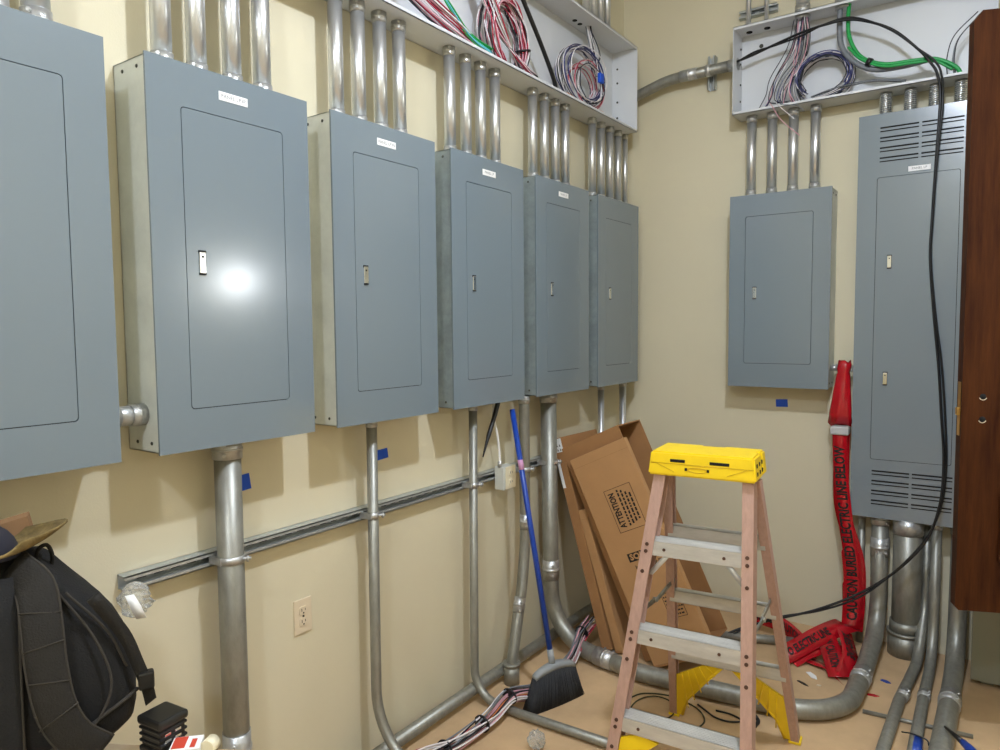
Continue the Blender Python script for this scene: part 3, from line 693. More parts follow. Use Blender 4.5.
rb = leanbox('leftmost narrow cardboard box touching the thick conduit, with white label', (.322, 3.185, .004), (.022, 3.195, 1.055), .056, .40, 'card2', e=EB)

# shipping label stuck on the leftmost box
k = MB(); BLv = V((.322, 3.185, .004)); lv = (V((.022, 3.195, 1.055))-BLv); Lb = lv.length; lv.normalize(); ev = V((1, 0, 0)); wv = (ev-lv*ev.dot(lv)).normalized(); nv = wv.cross(lv)
XW = Matrix(((wv.x, lv.x, nv.x, BLv.x), (wv.y, lv.y, nv.y, BLv.y), (wv.z, lv.z, nv.z, BLv.z), (0, 0, 0, 1)))
k.box((.002, Lb-.075, .0008), (.054, Lb-.004, .0014), XW); k.box((.001, Lb-.26, .0008), (.018, Lb-.11, .0014), XW); sl = k.build('shipping_label', 'white', rb)
k = MB()
for u in (.024, .040):
    for v in (.04, .062): k.prism([(u-.004, Lb-v-.006), (u+.004, Lb-v-.006), (u, Lb-v+.008)], .0004, XW @ Matrix.Translation((0, 0, .0015)))
k.build('printed_arrow', 'ink', sl)

# ------------------------------------------------------------------ stepladder
rt = thing('stepladder', 'pink-brown fibreglass stepladder with yellow cap and aluminium steps', 'ladder', (1.09, 2.52, 0))
FL, FLt = V((.838, 2.135, 0)), V((.984, 2.275, 1.155)); FR, FRt = V((1.352, 2.165, 0)), V((1.303, 2.315, 1.155))
RL, RLt = V((.848, 2.86, 0)), V((1.002, 2.395, 1.135)); RR, RRt = V((1.308, 2.925, 0)), V((1.282, 2.405, 1.135))
ux = V((.995, .10, 0)).normalized(); vy = V((-.10, .995, 0)).normalized()
def lerp(a, b, t): return a+(b-a)*t
def rail(name, a, b, inw, depth, fl, back):
    """C channel: web on the outside, flanges turned inward; a,b outer front corner line"""
    mb = MB(); t = .007
    def slab(i0, i1, d0, d1):
        vs = [p+ux*(inw*i)+vy*(back*d) for p in (a, b) for i, d in ((i0, d0), (i1, d0), (i1, d1), (i0, d1))]
        mb.add(vs, [(0,3,2,1), (4,5,6,7), (0,1,5,4), (1,2,6,5), (2,3,7,6), (3,0,4,7)])
    slab(0, t, 0, depth); slab(t*.9, fl, 0, t); slab(t*.9, fl, depth-t, depth)
    return mb.build(name, 'fibre', rt)
r1 = rail('front_rail', FL, FLt, 1, .068, .040, 1); r2 = rail('front_rail', FR, FRt, -1, .068, .036, 1)
r3 = rail('rear_rail', RL-ux*.022, RLt-ux*.022, 1, .048, .030, -1); r4 = rail('rear_rail', RR+ux*.022, RRt+ux*.022, -1, .048, .030, -1)
# steps
for z in (.305, .610, .914):
    t = z/1.155; a = lerp(FL, FLt, t)+ux*.008; b = lerp(FR, FRt, t)-ux*.008
    a.z = b.z = z; w = (b-a).normalized(); L = (b-a).length; vv = V((0,0,1)).cross(w)
    X = Matrix(((w.x, vv.x, 0, a.x), (w.y, vv.y, 0, a.y), (w.z, vv.z, 1, a.z), (0, 0, 0, 1)))
    mb = MB(); mb.box((0, .004, -.004), (L, .078, 0), X); mb.box((0, .003, -.050), (L, .0065, 0), X); mb.box((0, .0745, -.04), (L, .078, 0), X)
    for q in range(7): mb.box((.012, .010+q*.0095, 0), (L-.012, .013+q*.0095, .0012), X)
    st = mb.build('step', 'alu', rt)
    for u in (.19*L, .76*L): MB().tube([X @ V((u, .0035, -.026)), X @ V((u, .0005, -.026))], .0055, 10).build('rivet', 'rust', st)
    for s, u in ((1, .03), (-1, L-.03)):
        if z < .9: continue
        p0 = X @ V((u+s*.050, .012, -.040)); p1 = X @ V((u-s*.016, .012, -.120))
        MB().ribbon([p0, p1], [w, w], .022, .004).build('knee_brace', 'alu', rt)
    for A, B in ((FL, FLt), (FR, FRt)):
        for dz in (-.012, -.036, -.105):
            p = lerp(A, B, (z+dz)/1.155)+ux*(.018 if A is FL else -.018); MB().tube([p-vy*.003, p+vy*.002], .0065, 10).build('rivet', 'rust', r1 if A is FL else r2)
# rear braces
for z in (.90, .615, .335):
    t = z/1.135; a = lerp(RL, RLt, t); b = lerp(RR, RRt, t); w = (b-a).normalized(); L = (b-a).length; vv = V((0,0,1)).cross(w)
    X = Matrix(((w.x, vv.x, 0, a.x), (w.y, vv.y, 0, a.y), (w.z, vv.z, 1, a.z), (0, 0, 0, 1)))
    mb = MB(); mb.box((-.01, -.044, -.024), (L+.01, -.041, .022), X); mb.box((-.01, -.044, .019), (L+.01, -.010, .022), X); mb.box((-.01, -.044, -.024), (L+.01, -.03, -.021), X)
    mb.build('rear_brace', 'alu', rt)
# spreaders
for A, At, B, Bt, s in ((FL, FLt, RL, RLt, 1), (FR, FRt, RR, RRt, -1)):
    p0 = lerp(A, At, .555)+ux*(s*.012)+vy*.05; p1 = lerp(B, Bt, .595)+ux*(s*-.006)-vy*.02; mid = (p0+p1)/2+V((0, 0, -.012))
    k = MB(); k.ribbon([p0, mid], [(0,0,1)]*2, .018, .004); k.ribbon([mid+ux*.005*s, p1+ux*.005*s], [(0,0,1)]*2, .018, .004)
    for p in (p0, mid, p1): k.tube([p-ux*.008, p+ux*.008], .009, 10)
    k.build('spreader', 'emtd', rt)
# yellow rear foot braces and boots
for A, B, s in ((RL, RLt, 1), (RR, RRt, -1)):
    p = [lerp(A, B, .012)+ux*(s*.008), lerp(A, B, .012)+ux*(s*.030), lerp(A, B, .09)+ux*(s*.050), lerp(A, B, .20)+ux*(s*.130), lerp(A, B, .275)+ux*(s*.190), lerp(A, B, .285)+ux*(s*.145), lerp(A, B, .20)+ux*(s*.010)]
    mb = MB(); off = vy*(-.045)
    n = len(p); vs = [q+off for q in p]+[q+off+vy*.010 for q in p]
    mb.add(vs, [tuple(range(n)), tuple(reversed(range(n, 2*n)))]+[(i, n+i, n+(i+1)%n, (i+1)%n) for i in range(n)])
    rim = [q+off+vy*.005 for q in p[1:5]]; mb.tube(rim, .007, 8)
    for q in range(1, 6):
        mb.tube([lerp(p[6], p[5], q/6)+off-vy*.001, lerp(p[1], p[4], q/6)+off-vy*.001], .003, 6)
    mb.build('foot_brace', 'yellow', rt)
    k = MB(); c = A+ux*(-s*.004); X = Matrix(((ux.x, vy.x, 0, c.x), (ux.y, vy.y, 0, c.y), (0, 0, 1, 0), (0, 0, 0, 1)))
    k.box((-.022, -.054, 0), (.024, .004, .012), X, .003); k.build('boot', 'yellow', rt)
for A, s in ((FL, 1), (FR, -1)):
    k = MB(); c = A+ux*(s*.018); X = Matrix(((ux.x, vy.x, 0, c.x), (ux.y, vy.y, 0, c.y), (0, 0, 1, 0), (0, 0, 0, 1)))
    k.box((-.024, -.006, 0), (.024, .074, .05), X, .004); k.build('boot', 'yellow', rt)
for A, B, s in ((FL, FLt, 1), (FR, FRt, -1)):
    p = [lerp(A, B, .05)+ux*(s*.04), lerp(A, B, .12)+ux*(s*.06), lerp(A, B, .21)+ux*(s*.17), lerp(A, B, .222)+ux*(s*.10), lerp(A, B, .20)+ux*(s*.04)]
    mb = MB(); n = len(p); vs = [q+vy*.012 for q in p]+[q+vy*.022 for q in p]
    mb.add(vs, [tuple(range(n)), tuple(reversed(range(n, 2*n)))]+[(i, n+i, n+(i+1)%n, (i+1)%n) for i in range(n)])
    mb.build('foot_brace', 'yellow', rt)
# cap
cc0 = V((.966, 2.258, 1.140)); X = Matrix(((ux.x, vy.x, 0, cc0.x), (ux.y, vy.y, 0, cc0.y), (0, 0, 1, cc0.z), (0, 0, 0, 1)))
CW, CD, CH = .352, .205, .080
bm = bmesh.new()
prof = [(0, 0), (CW, 0), (CW, CD*.60), (CW-.012, CD*.64), (CW-.012, CD*.68), (CW, CD*.72), (CW, CD), (CW*.63, CD), (CW*.60, CD-.018), (CW*.42, CD-.018), (CW*.39, CD), (0, CD)]
vb = [bm.verts.new((x, y, 0)) for x, y in prof]; fc = bm.faces.new(vb)
ex = bmesh.ops.extrude_face_region(bm, geom=[fc]); tv = [g for g in ex['geom'] if isinstance(g, bmesh.types.BMVert)]
for q in tv:
    q.co.z += CH; q.co.x = CW/2+(q.co.x-CW/2)*.955; q.co.y = CD/2+(q.co.y-CD/2)*.93
bm.normal_update(); bmesh.ops.bevel(bm, geom=[e for e in bm.edges], offset=.006, segments=2, affect='EDGES')
bm.verts.index_update(); mb = MB(); mb.add([q.co[:] for q in bm.verts], [[q.index for q in f.verts] for f in bm.faces], False, X); bm.free()
cap = mb.build('top_cap', 'yellow', rt)
def cy(z): return CD/2*(1-.93)*z/CH-.0008
for a, b, z in ((.075, .125, .052), (.205, .268, .052)): MB().box((a, cy(z)-.001, z-.005), (b, cy(z)+.004, z+.005), X, .0015).build('cap_slot', 'gap', cap)
for a in (.125, .197): MB().box((a, cy(.026)-.001, .022), (a+.008, cy(.026)+.004, .031), X).build('cap_slot', 'gap', cap)
k = MB(); k.tube([X @ V((.135+.031*(1-math.cos(a))+.0, cy(.026)-.0005, .026+.008*math.sin(a))) for a in [q*math.pi/10 for q in range(21)]], .0012, 5, False)
k.tube([X @ V((.008, cy(.042)-.0003, .042)), X @ V((CW-.008, cy(.042)-.0003, .042))], .0010, 5)
k.tube([X @ V((.03, cy(.04)-.0003, .040)), X @ V((.09, cy(.015)-.0003, .015))], .0008, 5); k.tube([X @ V((CW-.03, cy(.04)-.0003, .040)), X @ V((CW-.09, cy(.015)-.0003, .015))], .0008, 5)
k.build('moulded_line', 'yellowd', cap)
for i in range(2):
    for j in range(3):
        y0 = .03+j*.045; z0 = .018+i*.026
        MB().box((CW-.0085+.002-z0*.05, y0, z0), (CW+.0012-z0*.09, y0+.012, z0+.012), X).build('cap_slot', 'gap', cap)

# ------------------------------------------------------------------ broom
rt = thing('broom', 'blue-handled broom with charcoal bristles standing against the conduit', 'broom', (.40, 2.63, 0))
b0 = V((.374, 2.606, .185)); b1 = V((.118, 2.690, 1.268)); bd = (b1-b0).normalized()
MB().tube([b0+bd*.05, b1], .0125, 14).build('handle', 'bluepole', rt)
MB().tube([b0+bd*.84, b0+bd*.885], .0129, 14).build('sticker', 'pink', rt)
k = MB(); k.tube([b0-bd*.01, b0+bd*.055], .0145, 14); k.build('socket', 'greyplas', rt)
bw = V((.10, .29, .0)).normalized(); bt = V((.94, -.33, 0)).normalized()
def bb(mb, rows, m, nm):
    vs = []; fs = []; n = 9
    for (hw, ht, z, arch, sh) in rows:
        for s in (-1, 1):
            for q in range(n):
                u = -1+2*q/(n-1); vs.append(V((.380, 2.615, 0))+bw*(u*hw+sh)+bt*(s*ht*(1-.25*u*u))+V((.0, 0, z-arch*u*u)))
    m_ = 2*n
    for r in range(len(rows)-1):
        for q in range(n-1):
            a = r*m_+q; fs.append((a, a+1, a+1+m_, a+m_)); b = r*m_+n+q; fs.append((b+1, b, b+m_, b+1+m_))
        fs.append((r*m_, r*m_+m_, r*m_+m_+n, r*m_+n)); a = r*m_+n-1; fs.append((a, a+n, a+n+m_, a+m_))
    for q in range(n-1):
        fs.append((q, q+n, q+n+1, q+1)); e = (len(rows)-1)*m_; fs.append((e+q, e+q+1, e+q+n+1, e+q+n))
    mb.add(vs, fs, True); return mb.build(nm, m, rt)
bb(MB(), [(.112, .020, .158, .022, 0), (.110, .020, .174, .022, 0), (.100, .014, .184, .020, 0)], 'greyplas', 'brush_block')
bb(MB(), [(.150, .034, .0, .0, .0), (.136, .030, .06, .004, 0), (.112, .019, .162, .022, 0)], 'bristle', 'bristles')
k = MB()
for i in range(90):
    u = random.uniform(-1, 1); s = random.choice((-1, 1)); o = V((.380, 2.615, 0))
    p0 = o+bw*(u*.104)+bt*(s*.0195*(1-.25*u*u))+V((0, 0, .155-.022*u*u)); p1 = o+bw*(u*.152+random.uniform(-.006, .006))+bt*(s*.036*(1-.25*u*u))+V((0, 0, random.uniform(.001, .006)))
    k.tube([p0, lerp(p0, p1, .5)+bt*(s*.003), p1], .0016, 4)
o = k.build('bristle_tips', 'bristle', rt); o['kind'] = 'stuff'

# ------------------------------------------------------------------ red warning tape
TXT = 'CAUTION BURIED ELECTRIC LINE BELOW   '
def resample(pts, wd, n):
    L = [0]
    for a, b in zip(pts, pts[1:]): L.append(L[-1]+(V(b)-V(a)).length)
    op, ow = [], []; j = 0
    for i in range(n):
        s = L[-1]*i/(n-1)
        while j < len(L)-2 and L[j+1] < s: j += 1
        t = (s-L[j])/max(1e-9, L[j+1]-L[j]); op.append(lerp(V(pts[j]), V(pts[j+1]), t)); ow.append(lerp(V(wd[j]), V(wd[j+1]), t).normalized())
    return op, ow, L[-1]
def tape_strip(root, ctrl, wds, width, text, s0=.0, tsize=.05, flip=1, side=1, name='tape_strip', sq=1., fit=None):
    pts = spline(ctrl, 8); wd = spline(wds, 8); P, Wd, L = resample(pts, wd, 60)
    o = MB().ribbon(P, Wd, width, .0008).build(name, 'red', root)
    if text:
        vs, fs = text_geo(text, tsize, 'LEFT', .0022); mb = MB(); out = []
        if fit: sq = (L*fit-s0)/max(q.x for q in vs)
        tg0 = (P[31]-P[29]).normalized(); n0 = tg0.cross(Wd[30]).normalized()
        sd_ = 1 if n0.dot(V((1.945, 0, 1.64))-P[30]) > 0 else -1          # print lies on the face turned to the room
        flip = sd_
        for q in vs:
            s = min(max(s0+q.x*sq, 0), L*.999); f = s/L*59; i = min(int(f), 58); t = f-i
            p = lerp(P[i], P[i+1], t); w = lerp(Wd[i], Wd[i+1], t).normalized(); tg = (P[i+1]-P[i]).normalized(); nn = tg.cross(w).normalized()
            out.append(p+w*(q.y*flip)+nn*(sd_*.0018))
        keep = [f for f in fs if s0+max(vs[i].x for i in f)*sq < L*.985]
        mb.add(out, keep); mb.build('lettering', 'ink', o)
    return o
ct = thing('caution_tape', 'red warning tape knotted on the nipple and heaped on the floor', 'tape', (1.31, 3.95, 0))
# gathered bunch under the nipple
k = MB(); rows = [(1.450, .030, .016), (1.425, .034, .022), (1.395, .028, .016), (1.36, .034, .018), (1.28, .042, .026), (1.20, .050, .030), (1.135, .054, .026)]
n = 22; vs = []; fs = []
for i, (z, a, b) in enumerate(rows):
    for q in range(n):
        an = 2*math.pi*q/n; rr = 1+.14*math.sin(an*5+i*.8)*(i/6)+.05*math.sin(an*9)
        vs.append((1.283-.012*(i/6)+a*rr*math.cos(an), 3.975+b*rr*math.sin(an), z+.012*math.sin(an*3+i)))
for i in range(len(rows)-1):
    for q in range(n): fs.append((i*n+q, i*n+(q+1)%n, (i+1)*n+(q+1)%n, (i+1)*n+q))
fs.append(tuple(range(n))); fs.append(tuple((len(rows)-1)*n+q for q in range(n)))
k.add(vs, fs, True); k.build('gathered_tape', 'red', ct)
k = MB(); k.box((1.232, 3.910, 1.085), (1.318, 3.980, 1.128), None, .008); k.build('tape_band', 'greyduct', ct)['label'] = 'grey duct tape band'
wx = (1, 0, 0)
# hanging strip, lettering reads upward
tape_strip(ct, [(1.352, 3.925, .10), (1.350, 3.955, .22), (1.345, 3.935, .42), (1.312, 3.922, .66), (1.286, 3.920, .90), (1.276, 3.922, 1.10)],
           [(1, .25, 0), (1, .2, 0), (1, .1, .05), (1, 0, .06), (1, 0, .02), wx], [.095]*14+[.085]*10+[.068]*36, 'CAUTION BURIED ELECTRIC LINE BELOW', .04, .066, flip=-1, side=1, fit=.93)
tape_strip(ct, [(1.365, 3.93, .09), (1.366, 3.985, .24), (1.358, 3.985, .44), (1.290, 3.965, .70), (1.280, 3.965, .95), (1.280, 3.965, 1.12)], [wx]*6, .075, None)
# heap on the floor
def fold(pts, wds, width, text, s0=.02, flip=1, side=1, ts=.056, sq=.6): tape_strip(ct, pts, wds, width, text, s0, ts, flip, side, 'tape_fold', sq)
fold([(1.10, 3.56, .030), (1.16, 3.62, .065), (1.24, 3.74, .105), (1.32, 3.87, .125), (1.352, 3.93, .10)], [(.55, -.5, -.5), (.55, -.45, -.5), (.6, -.4, -.5), (.7, -.3, -.4), (1, .2, 0)], .095, 'TO ELECTRIC LINE', flip=1)
fold([(.84, 3.86, .075), (.93, 3.87, .080), (1.03, 3.84, .075), (1.12, 3.78, .060), (1.22, 3.70, .035)], [(.1, -.5, -.85), (.1, -.5, -.85), (.15, -.6, -.75), (.2, -.6, -.7), (.4, -.6, -.5)], .085, 'CAUTION CAUTION', flip=1)
fold([(1.14, 3.58, .012), (1.20, 3.66, .05), (1.28, 3.76, .06), (1.36, 3.84, .03)], [(.7, -.6, -.2), (.7, -.6, -.3), (.7, -.6, -.3), (.7, -.6, -.2)], .10, None)
fold([(1.235, 3.84, .10), (1.270, 3.75, .085), (1.315, 3.64, .060), (1.365, 3.52, .018)], [(.8, .3, .3), (.8, .3, .3), (.8, .3, .25), (.85, .3, .1)], .090, 'BELOW CAUTION', flip=-1)
fold([(1.325, 3.86, .11), (1.360, 3.77, .085), (1.39, 3.66, .055), (1.385, 3.55, .020)], [(.8, .25, -.4), (.8, .2, -.5), (.8, .2, -.5), (.85, .2, -.3)], .085, 'BURIED LINE', flip=-1)
fold([(1.02, 3.80, .012), (1.09, 3.72, .035), (1.19, 3.64, .018), (1.30, 3.60, .012), (1.37, 3.50, .008)], [(.3, -.9, 0), (.3, -.9, .2), (.2, -.9, 0), (.3, -.9, .1), (.6, -.7, 0)], .075, None)

# ------------------------------------------------------------------ backpack and things around it
# e: rightward in the view, v: away from the camera (both level)
be = V((.426, .905, 0)); bvw = V((-.905, .426, 0)); BO = V((.235, .600, .757))    # base point below the spine of the pack
# table
tz = .755
rt = thing('work_table', 'low plywood table top under the black backpack', 'table', (.34, .42, 0))
TX = Matrix.Translation((.360, .709, 0)) @ Matrix.Rotation(math.radians(30), 4, 'Z')
MB().box((-.32, -.62, tz-.022), (.52, 0, tz), TX, .002).build('table_top', 'plytop', rt)
for x in (-.25, .48):
    for y in (-.58, -.04): MB().box((x-.02, y-.02, 0), (x+.02, y+.02, tz-.022), TX).build('leg', 'plytop', rt)
MB().box((-.25, -.58, .18), (.48, -.04, .20), TX).build('shelf', 'plytop', rt)
def bp(u, d, z): return BO+be*u-bvw*d+V((0, 0, z))      # d toward the camera
pk = thing('backpack', 'black backpack with padded shoulder straps resting on the table', 'backpack', BO)
rows = [(0, .205, .115), (.02, .245, .130), (.10, .250, .135), (.18, .240, .130), (.26, .212, .122), (.32, .166, .108), (.37, .116, .085), (.405, .085, .060), (.420, .06, .03)]
n = 28; vs = []; fs = []
for i, (z, a, b) in enumerate(rows):
    for q in range(n):
        an = 2*math.pi*q/n; ca, sa = math.cos(an), math.sin(an)
        x = a*math.copysign(abs(ca)**.62, ca); y = b*math.copysign(abs(sa)**.62, sa)
        wr = .006*math.sin(an*7+z*40)+.005*math.sin(an*4-z*23)
        vs.append(bp(x*(1+wr*1.5), y*(1+wr*2), z+wr))
for i in range(len(rows)-1):
    for q in range(n): fs.append((i*n+q, i*n+(q+1)%n, (i+1)*n+(q+1)%n, (i+1)*n+q))
fs.append(tuple(range(n))); fs.append(tuple((len(rows)-1)*n+q for q in range(n)))
k = MB(); k.add(vs, fs, True); k.build('main_body', 'pack', pk, 1)
def dfront(z):
    for (z0, a0, b0), (z1, a1, b1) in zip(rows, rows[1:]):
        if z0 <= z <= z1: return b0+(b1-b0)*(z-z0)/(z1-z0)
    return .02
def pad(ctrl, wid, th, m, nm, lift=.012, seams=()):
    pts = spline([bp(u, dfront(z)+lift+x, z) for u, z, x in ctrl], 6); wd = []
    for i in range(len(pts)):
        t = (pts[min(i+1, len(pts)-1)]-pts[max(i-1, 0)]).normalized(); wd.append(t.cross(-bvw).normalized())
    mb = MB(); o = len(mb.v); m_ = 12
    for i, (p, w) in enumerate(zip(pts, wd)):
        t = (pts[min(i+1, len(pts)-1)]-pts[max(i-1, 0)]).normalized(); nn = w.cross(t).normalized()
        for q in range(m_):
            a = 2*math.pi*q/m_; ca, sa = math.cos(a), math.sin(a)
            mb.v.append(tuple(p+w*(wid/2*math.copysign(abs(ca)**.6, ca))+nn*(th/2*math.copysign(abs(sa)**.8, sa))))
    for i in range(len(pts)-1):
        for q in range(m_): mb.f.append((i*m_+q, i*m_+(q+1)%m_, (i+1)*m_+(q+1)%m_, (i+1)*m_+q)); mb.sm.append(True)
    mb.f.append(tuple(range(m_))); mb.sm.append(False); mb.f.append(tuple((len(pts)-1)*m_+q for q in range(m_))); mb.sm.append(False)
    s = mb.build(nm, m, pk)
    sm = MB()
    for sg in (-1, 1):
        sm.tube([p+w*(sg*(wid/2-.001))-bvw*(th*.18) for p, w in zip(pts, wd)], .0026, 6)
    for f in seams:
        i = int(f*(len(pts)-1)); p, w = pts[i], wd[i]; sk = random.uniform(-.012, .012)
        sm.tube([p-w*(wid/2)-bvw*(th*.45)+V((0,0,sk)), p-bvw*(th*.52), p+w*(wid/2)-bvw*(th*.45)-V((0,0,sk))], .0014, 6)
    sm.build('piping', 'seam', s); return s
pad([(.030, .405, -.01), (.068, .370, .012), (.078, .30, .012), (.083, .22, .012), (.097, .13, .012), (.125, .065, .008), (.170, .018, .004)], .072, .020, 'pack2', 'shoulder_strap', seams=(.30, .44, .58, .72))
pad([(-.030, .405, -.01), (-.068, .370, .012), (-.078, .30, .012), (-.083, .22, .012), (-.097, .13, .012), (-.125, .065, .008), (-.170, .018, .004)], .072, .020, 'pack2', 'shoulder_strap', seams=(.35, .50, .65))
pad([(0, .385, 0), (0, .32, .004), (0, .2, .006), (0, .09, .004), (0, .02, 0)], .082, .018, 'pack', 'back_pad', .004)
k = MB(); k.tube(spline([bp(-.03, .04, .400), bp(-.02, .05, .430), bp(.015, .05, .430), bp(.025, .04, .400)], 6), .005, 8); k.build('haul_loop', 'pack2', pk)
k = MB(); k.tube(spline([bp(.065, .02, .392), bp(.072, .03, .425), bp(.088, .03, .432), bp(.096, .02, .405), bp(.092, .01, .375)], 6), .0042, 8); k.build('side_loop', 'pack2', pk)
k = MB(); k.ribbon(spline([bp(.168, .125, .335), bp(.222, .10, .235), bp(.248, .09, .155), bp(.263, .08, .10), bp(.270, .07, .06)], 6), [be*.8+V((0,0,.5))]*25, .026, .006); k.build('compression_strap', 'pack2', pk)
k = MB(); k.box((-.016, -.012, -.020), (.016, .012, .020), Matrix.Translation(bp(.262, .085, .118)) @ Matrix.Rotation(1.13, 4, 'Z'), .005); k.build('buckle', 'blackplas', pk)
k = MB(); k.tube(spline([bp(-.20, dfront(.05)+.006, .02), bp(-.02, dfront(.05)+.010, .015), bp(.10, dfront(.07)+.008, .045), bp(.20, .110, .085), bp(.245, .075, .098)], 8), .0042, 6); k.build('zipper', 'seam', pk)
k = MB(); k.tube(spline([bp(.10, dfront(.36)+.004, .355), bp(.165, .115, .25), bp(.195, .125, .15), bp(.17, .135, .08), bp(.14, .14, .06)], 8), .003, 6); k.tube(spline([bp(.12, .10, .345), bp(.19, .095, .25), bp(.225, .09, .16)], 8), .003, 6); k.build('piping', 'seam', pk)
# cap lying on the pack
cp = thing('baseball_cap', 'camouflage cap with curved brim lying on top of the backpack', 'cap', bp(-.05, .02, .41))
k = MB(); X = Matrix.Translation(bp(-.055, .05, .432)) @ Matrix.Rotation(1.13, 4, 'Z') @ Matrix.Rotation(.06, 4, 'Y')
vs = []; fs = []; na, nr = 20, 7
for i in range(nr+1):
    t = i/nr*math.pi/2
    for q in range(na):
        a = 2*math.pi*q/na; vs.append((.098*math.cos(a)*math.cos(t), .082*math.sin(a)*math.cos(t)*(1+.05*math.sin(3*a)), .075*math.sin(t)))
for i in range(nr):
    for q in range(na): fs.append((i*na+q, i*na+(q+1)%na, (i+1)*na+(q+1)%na, (i+1)*na+q))
k.add(vs, fs, True, X); k.build('crown', 'navy', cp)
k = MB(); vs = []; fs = []; nu, nv = 9, 8
for lay in (0, .006):
    for i in range(nu):
        u = i/(nu-1)
        for j in range(nv+1):
            a = -1.05+2.1*j/nv; rr = .085+.085*u*math.cos(a*.55)
            vs.append((rr*math.cos(a*.9)+.01, .080*math.sin(a)*(1-.15*u), .010+.030*u*u+.020*u-.032*(math.sin(a)**2)*u+lay))
S = nu*(nv+1)
for i in range(nu-1):
    for j in range(nv):
        a = i*(nv+1)+j; fs.append((a, a+1, a+nv+2, a+nv+1)); fs.append((S+a+nv+1, S+a+nv+2, S+a+1, S+a))
for i in range(nu-1):
    for j in (0, nv): a = i*(nv+1)+j; fs.append((a, a+nv+1, S+a+nv+1, S+a))
for j in range(nv):
    for i in (0, nu-1): a = i*(nv+1)+j; fs.append((a, S+a, S+a+1, a+1))
k.add(vs, fs, True, X); k.build('brim', 'camo', cp)
# brown paper wedge and blue strip behind the cap
k = MB(); A = bp(-.10, -.055, .395)
pts = [bp(-.12, -.05, .405), bp(.062, -.05, .422), bp(.050, -.055, .480), bp(-.03, -.055, .462), bp(-.12, -.055, .44)]
vs = pts+[p+bvw*.05 for p in pts]; n = 5
k.add(vs, [tuple(range(n)), tuple(reversed(range(n, 2*n)))]+[(i, n+i, n+(i+1)%n, (i+1)%n) for i in range(n)]); tag(k.build('paper_bag', 'paper'), 'folded brown paper bag behind the cap on the backpack', 'bag')
k = MB(); k.ribbon([bp(-.16, -.03, .462), bp(-.08, -.03, .474), bp(-.005, -.035, .482)], [(0, 0, 1)]*3, [.030, .028, .012], .012); tag(k.build('plastic_strip', 'bluepole'), 'blue plastic strip poking out at the left edge above the cap', 'strip')
# clear bag with tag
cb = thing('plastic_bag', 'crumpled clear plastic bag with white tag beside the backpack', 'bag', bp(.24, -.05, .26))
k = MB(); vs = []; fs = []; n1, n2 = 12, 10
for i in range(n1+1):
    t = math.pi*i/n1
    for j in range(n2):
        a = 2*math.pi*j/n2; rr = 1+.16*math.sin(3*a+i*1.7)+.10*math.sin(5*a-i)
        vs.append(bp(.250+.034*rr*math.sin(t)*math.cos(a), .0+.02*math.sin(t)*math.sin(a)*rr, .272-.042*math.cos(t)))
for i in range(n1):
    for j in range(n2): fs.append((i*n2+j, i*n2+(j+1)%n2, (i+1)*n2+(j+1)%n2, (i+1)*n2+j))
k.add(vs, fs, False); k.build('film', 'clear', cb)
k = MB(); k.ribbon([bp(.238, .024, .292), bp(.249, .026, .265), bp(.260, .024, .235)], [be]*3, [.018, .022, .020], .003); k.build('tag', 'white', cb)
k = MB(); k.tube(spline([bp(.262, .0, .262), bp(.276, .0, .257), bp(.292, .0, .262)], 5), .0016, 6); k.build('drawstring', 'clear', cb)
# black gadget
gd = thing('battery_charger', 'black ribbed plastic gadget at the right foot of the backpack', 'gadget', (.505, .790, tz))
X = Matrix.Translation((.505, .790, tz)) @ Matrix.Rotation(1.13+.55, 4, 'Z')
MB().box((-.034, -.036, .0), (.034, .036, .012), X, .004).box((-.030, -.032, .012), (.030, .032, .070), X, .004).build('housing', 'blackplas', gd)
MB().box((-.036, -.038, .058), (.036, .038, .077), X, .006).build('lid', 'blackplas', gd)
k = MB()
for z in (.020, .034, .048): k.box((-.033, -.035, z), (.033, .035, z+.006), X, .002)
k.build('rib', 'cable', gd)
k = MB()
for z in (.027, .041):
    for u in (-.020, .004): k.box((u, -.0335, z-.003), (u+.015, -.0315, z+.004), X, .001)
    k.box((.0315, -.02, z-.003), (.0335, .016, z+.004), X, .001)
k.build('contact', 'chrome', gd)
# white carton with red print and a pale roll on the table
k = MB(); X = Matrix.Translation((.575, .800, tz)) @ Matrix.Rotation(.8, 4, 'Z'); k.box((-.03, -.025, 0), (.03, .025, .028), X, .002)
cr = k.build('small_carton', 'white'); tag(cr, 'small white carton with red print beside the black gadget', 'box')
k = MB(); k.box((-.026, -.021, .0282), (.0, .021, .0290), X); k.box((.010, -.021, .0282), (.020, .010, .0290), X); k.build('print', 'redprint', cr)
k = MB(); k.tube([(.612, .822, tz+.016), (.600, .846, tz+.016)], .016, 18); tag(k.build('tape_roll', 'ivory2'), 'small pale roll at the far right end of the table', 'roll')

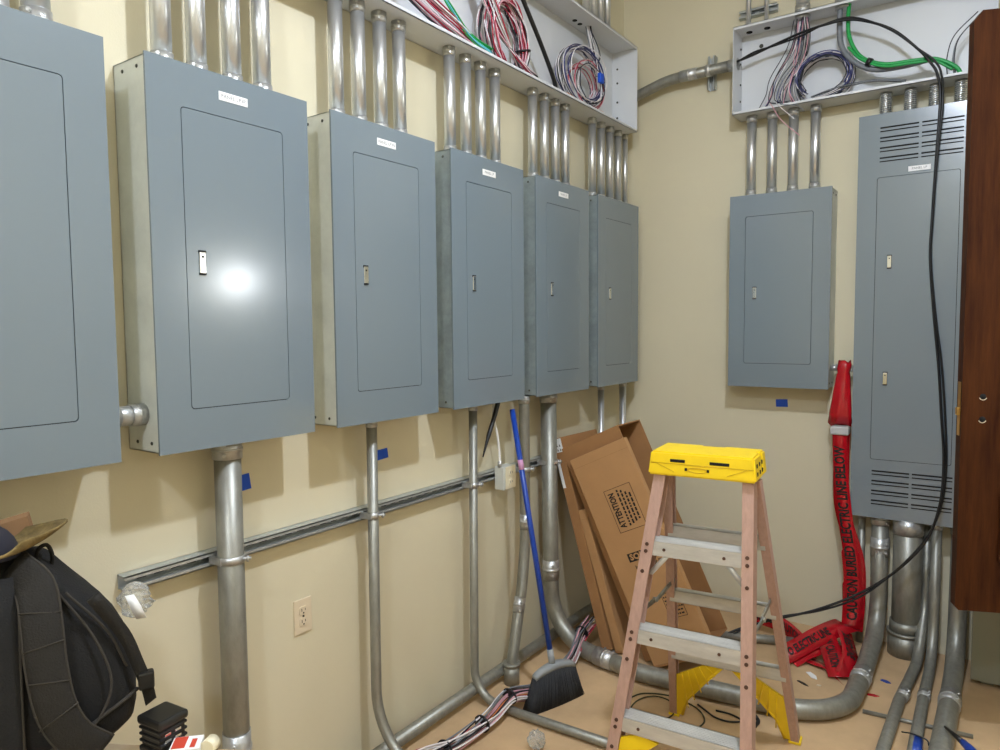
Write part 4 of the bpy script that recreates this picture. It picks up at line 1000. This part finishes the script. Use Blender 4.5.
# ------------------------------------------------------------------ bits on the floor
def cord(label, pts, r, m, name='thin_cord'): tag(MB().tube(spline(pts, 8), r, 7).build(name, m), label, 'cord')
cord('thin dark cord looped on the floor between the ladder feet',
     [(.636, 2.827, .004), (.67, 2.90, .004), (.763, 2.945, .004), (.858, 2.935, .004), (.930, 2.90, .004), (.975, 2.823, .004), (.947, 2.725, .004), (.86, 2.66, .004), (.734, 2.695, .004), (.679, 2.755, .004), (.683, 2.838, .009), (.727, 2.899, .009),
      (.798, 2.896, .009), (.844, 2.838, .009), (.843, 2.762, .009), (.794, 2.71, .009), (.734, 2.706, .009), (.66, 2.74, .005)], .0032, 'olive')
cord('thin black cord curling beside the big floor conduit under the ladder', [(.905, 2.945, .005), (.950, 2.915, .005), (1.00, 2.885, .005), (1.06, 2.885, .005), (1.10, 2.92, .005), (1.05, 2.945, .005), (.985, 2.94, .005)], .004, 'cable')
cord('black cord scrap with frayed end near the right rear ladder foot', [(1.106, 2.955, .007), (1.135, 2.965, .02), (1.159, 2.95, .008), (1.157, 2.905, .006)], .008, 'cable')
k = MB(); bm = bmesh.new(); bmesh.ops.create_icosphere(bm, subdivisions=3, radius=.034)
for q in bm.verts: q.co *= 1+.22*math.sin(q.co.x*260+q.co.z*190)*math.sin(q.co.y*230+1)
bm.verts.index_update(); k.add([(q.co.x+.497, q.co.y+2.285, q.co.z+.034) for q in bm.verts], [[q.index for q in f.verts] for f in bm.faces]); bm.free()
tag(k.build('plastic_ball', 'clear'), 'crumpled ball of clear plastic on the floor in front of the broom', 'litter')
def scrap(label, x, y, a, l, w, m, h=.003):
    X = Matrix.Translation((x, y, 0)) @ Matrix.Rotation(a, 4, 'Z'); k = MB()
    k.prism([(-l/2, -w*.3), (l*.2, -w/2), (l/2, 0), (l*.1, w/2), (-l*.45, w*.4)], h, X); tag(k.build('scrap', m), label, 'litter', 'scraps on the floor')
scrap('dark splinter on the floor in front of the red tape heap', 1.235, 3.40, -.5, .06, .014, 'cable')
scrap('blue tape scrap on the floor right of the thick bend', 1.545, 3.63, -.3, .045, .022, 'bluepole')
scrap('red tape scrap on the floor beside the thick bend', 1.515, 3.46, .2, .05, .022, 'red')
scrap('white paper scrap at the edge of the red tape heap', 1.255, 3.50, -.8, .075, .03, 'white')
scrap('pale scrap on the floor right of the white paper', 1.30, 3.42, .4, .02, .012, 'ivory')
# blue tape on the middle floor conduit and the screwdriver
k = MB(); k.tube([(1.7135, 3.0, .026), (1.711, 3.12, .026)], .0238, 20); tag(k.build('tape_wrap', 'bluepole'), 'blue tape wrapped round the middle floor conduit', 'tape')
k = MB(); k.tube(spline([(1.66, 3.12, .045), (1.70, 3.115, .052), (1.745, 3.11, .046), (1.755, 3.10, .03)], 5), .003, 6); tag(k.build('tie_end', 'cable'), 'thin black tie on the blue taped conduit', 'cable tie')
sd = thing('screwdriver', 'blue and black handled tool lying across the floor conduit in the lower right corner', 'tool', (1.82, 3.1, .08))
p0, p1, p2, p3 = V((1.800, 3.170, .088)), V((1.862, 3.075, .094)), V((1.885, 3.035, .096)), V((1.965, 2.895, .10))
MB().tube([p0, lerp(p0, p1, .5), p1], [.004, .008, .011], 10).build('shaft', 'cable', sd)
MB().tube([p1, p2, lerp(p2, p3, .5), p3], [.012, .015, .018, .014], 12).build('handle', 'bluepole', sd)
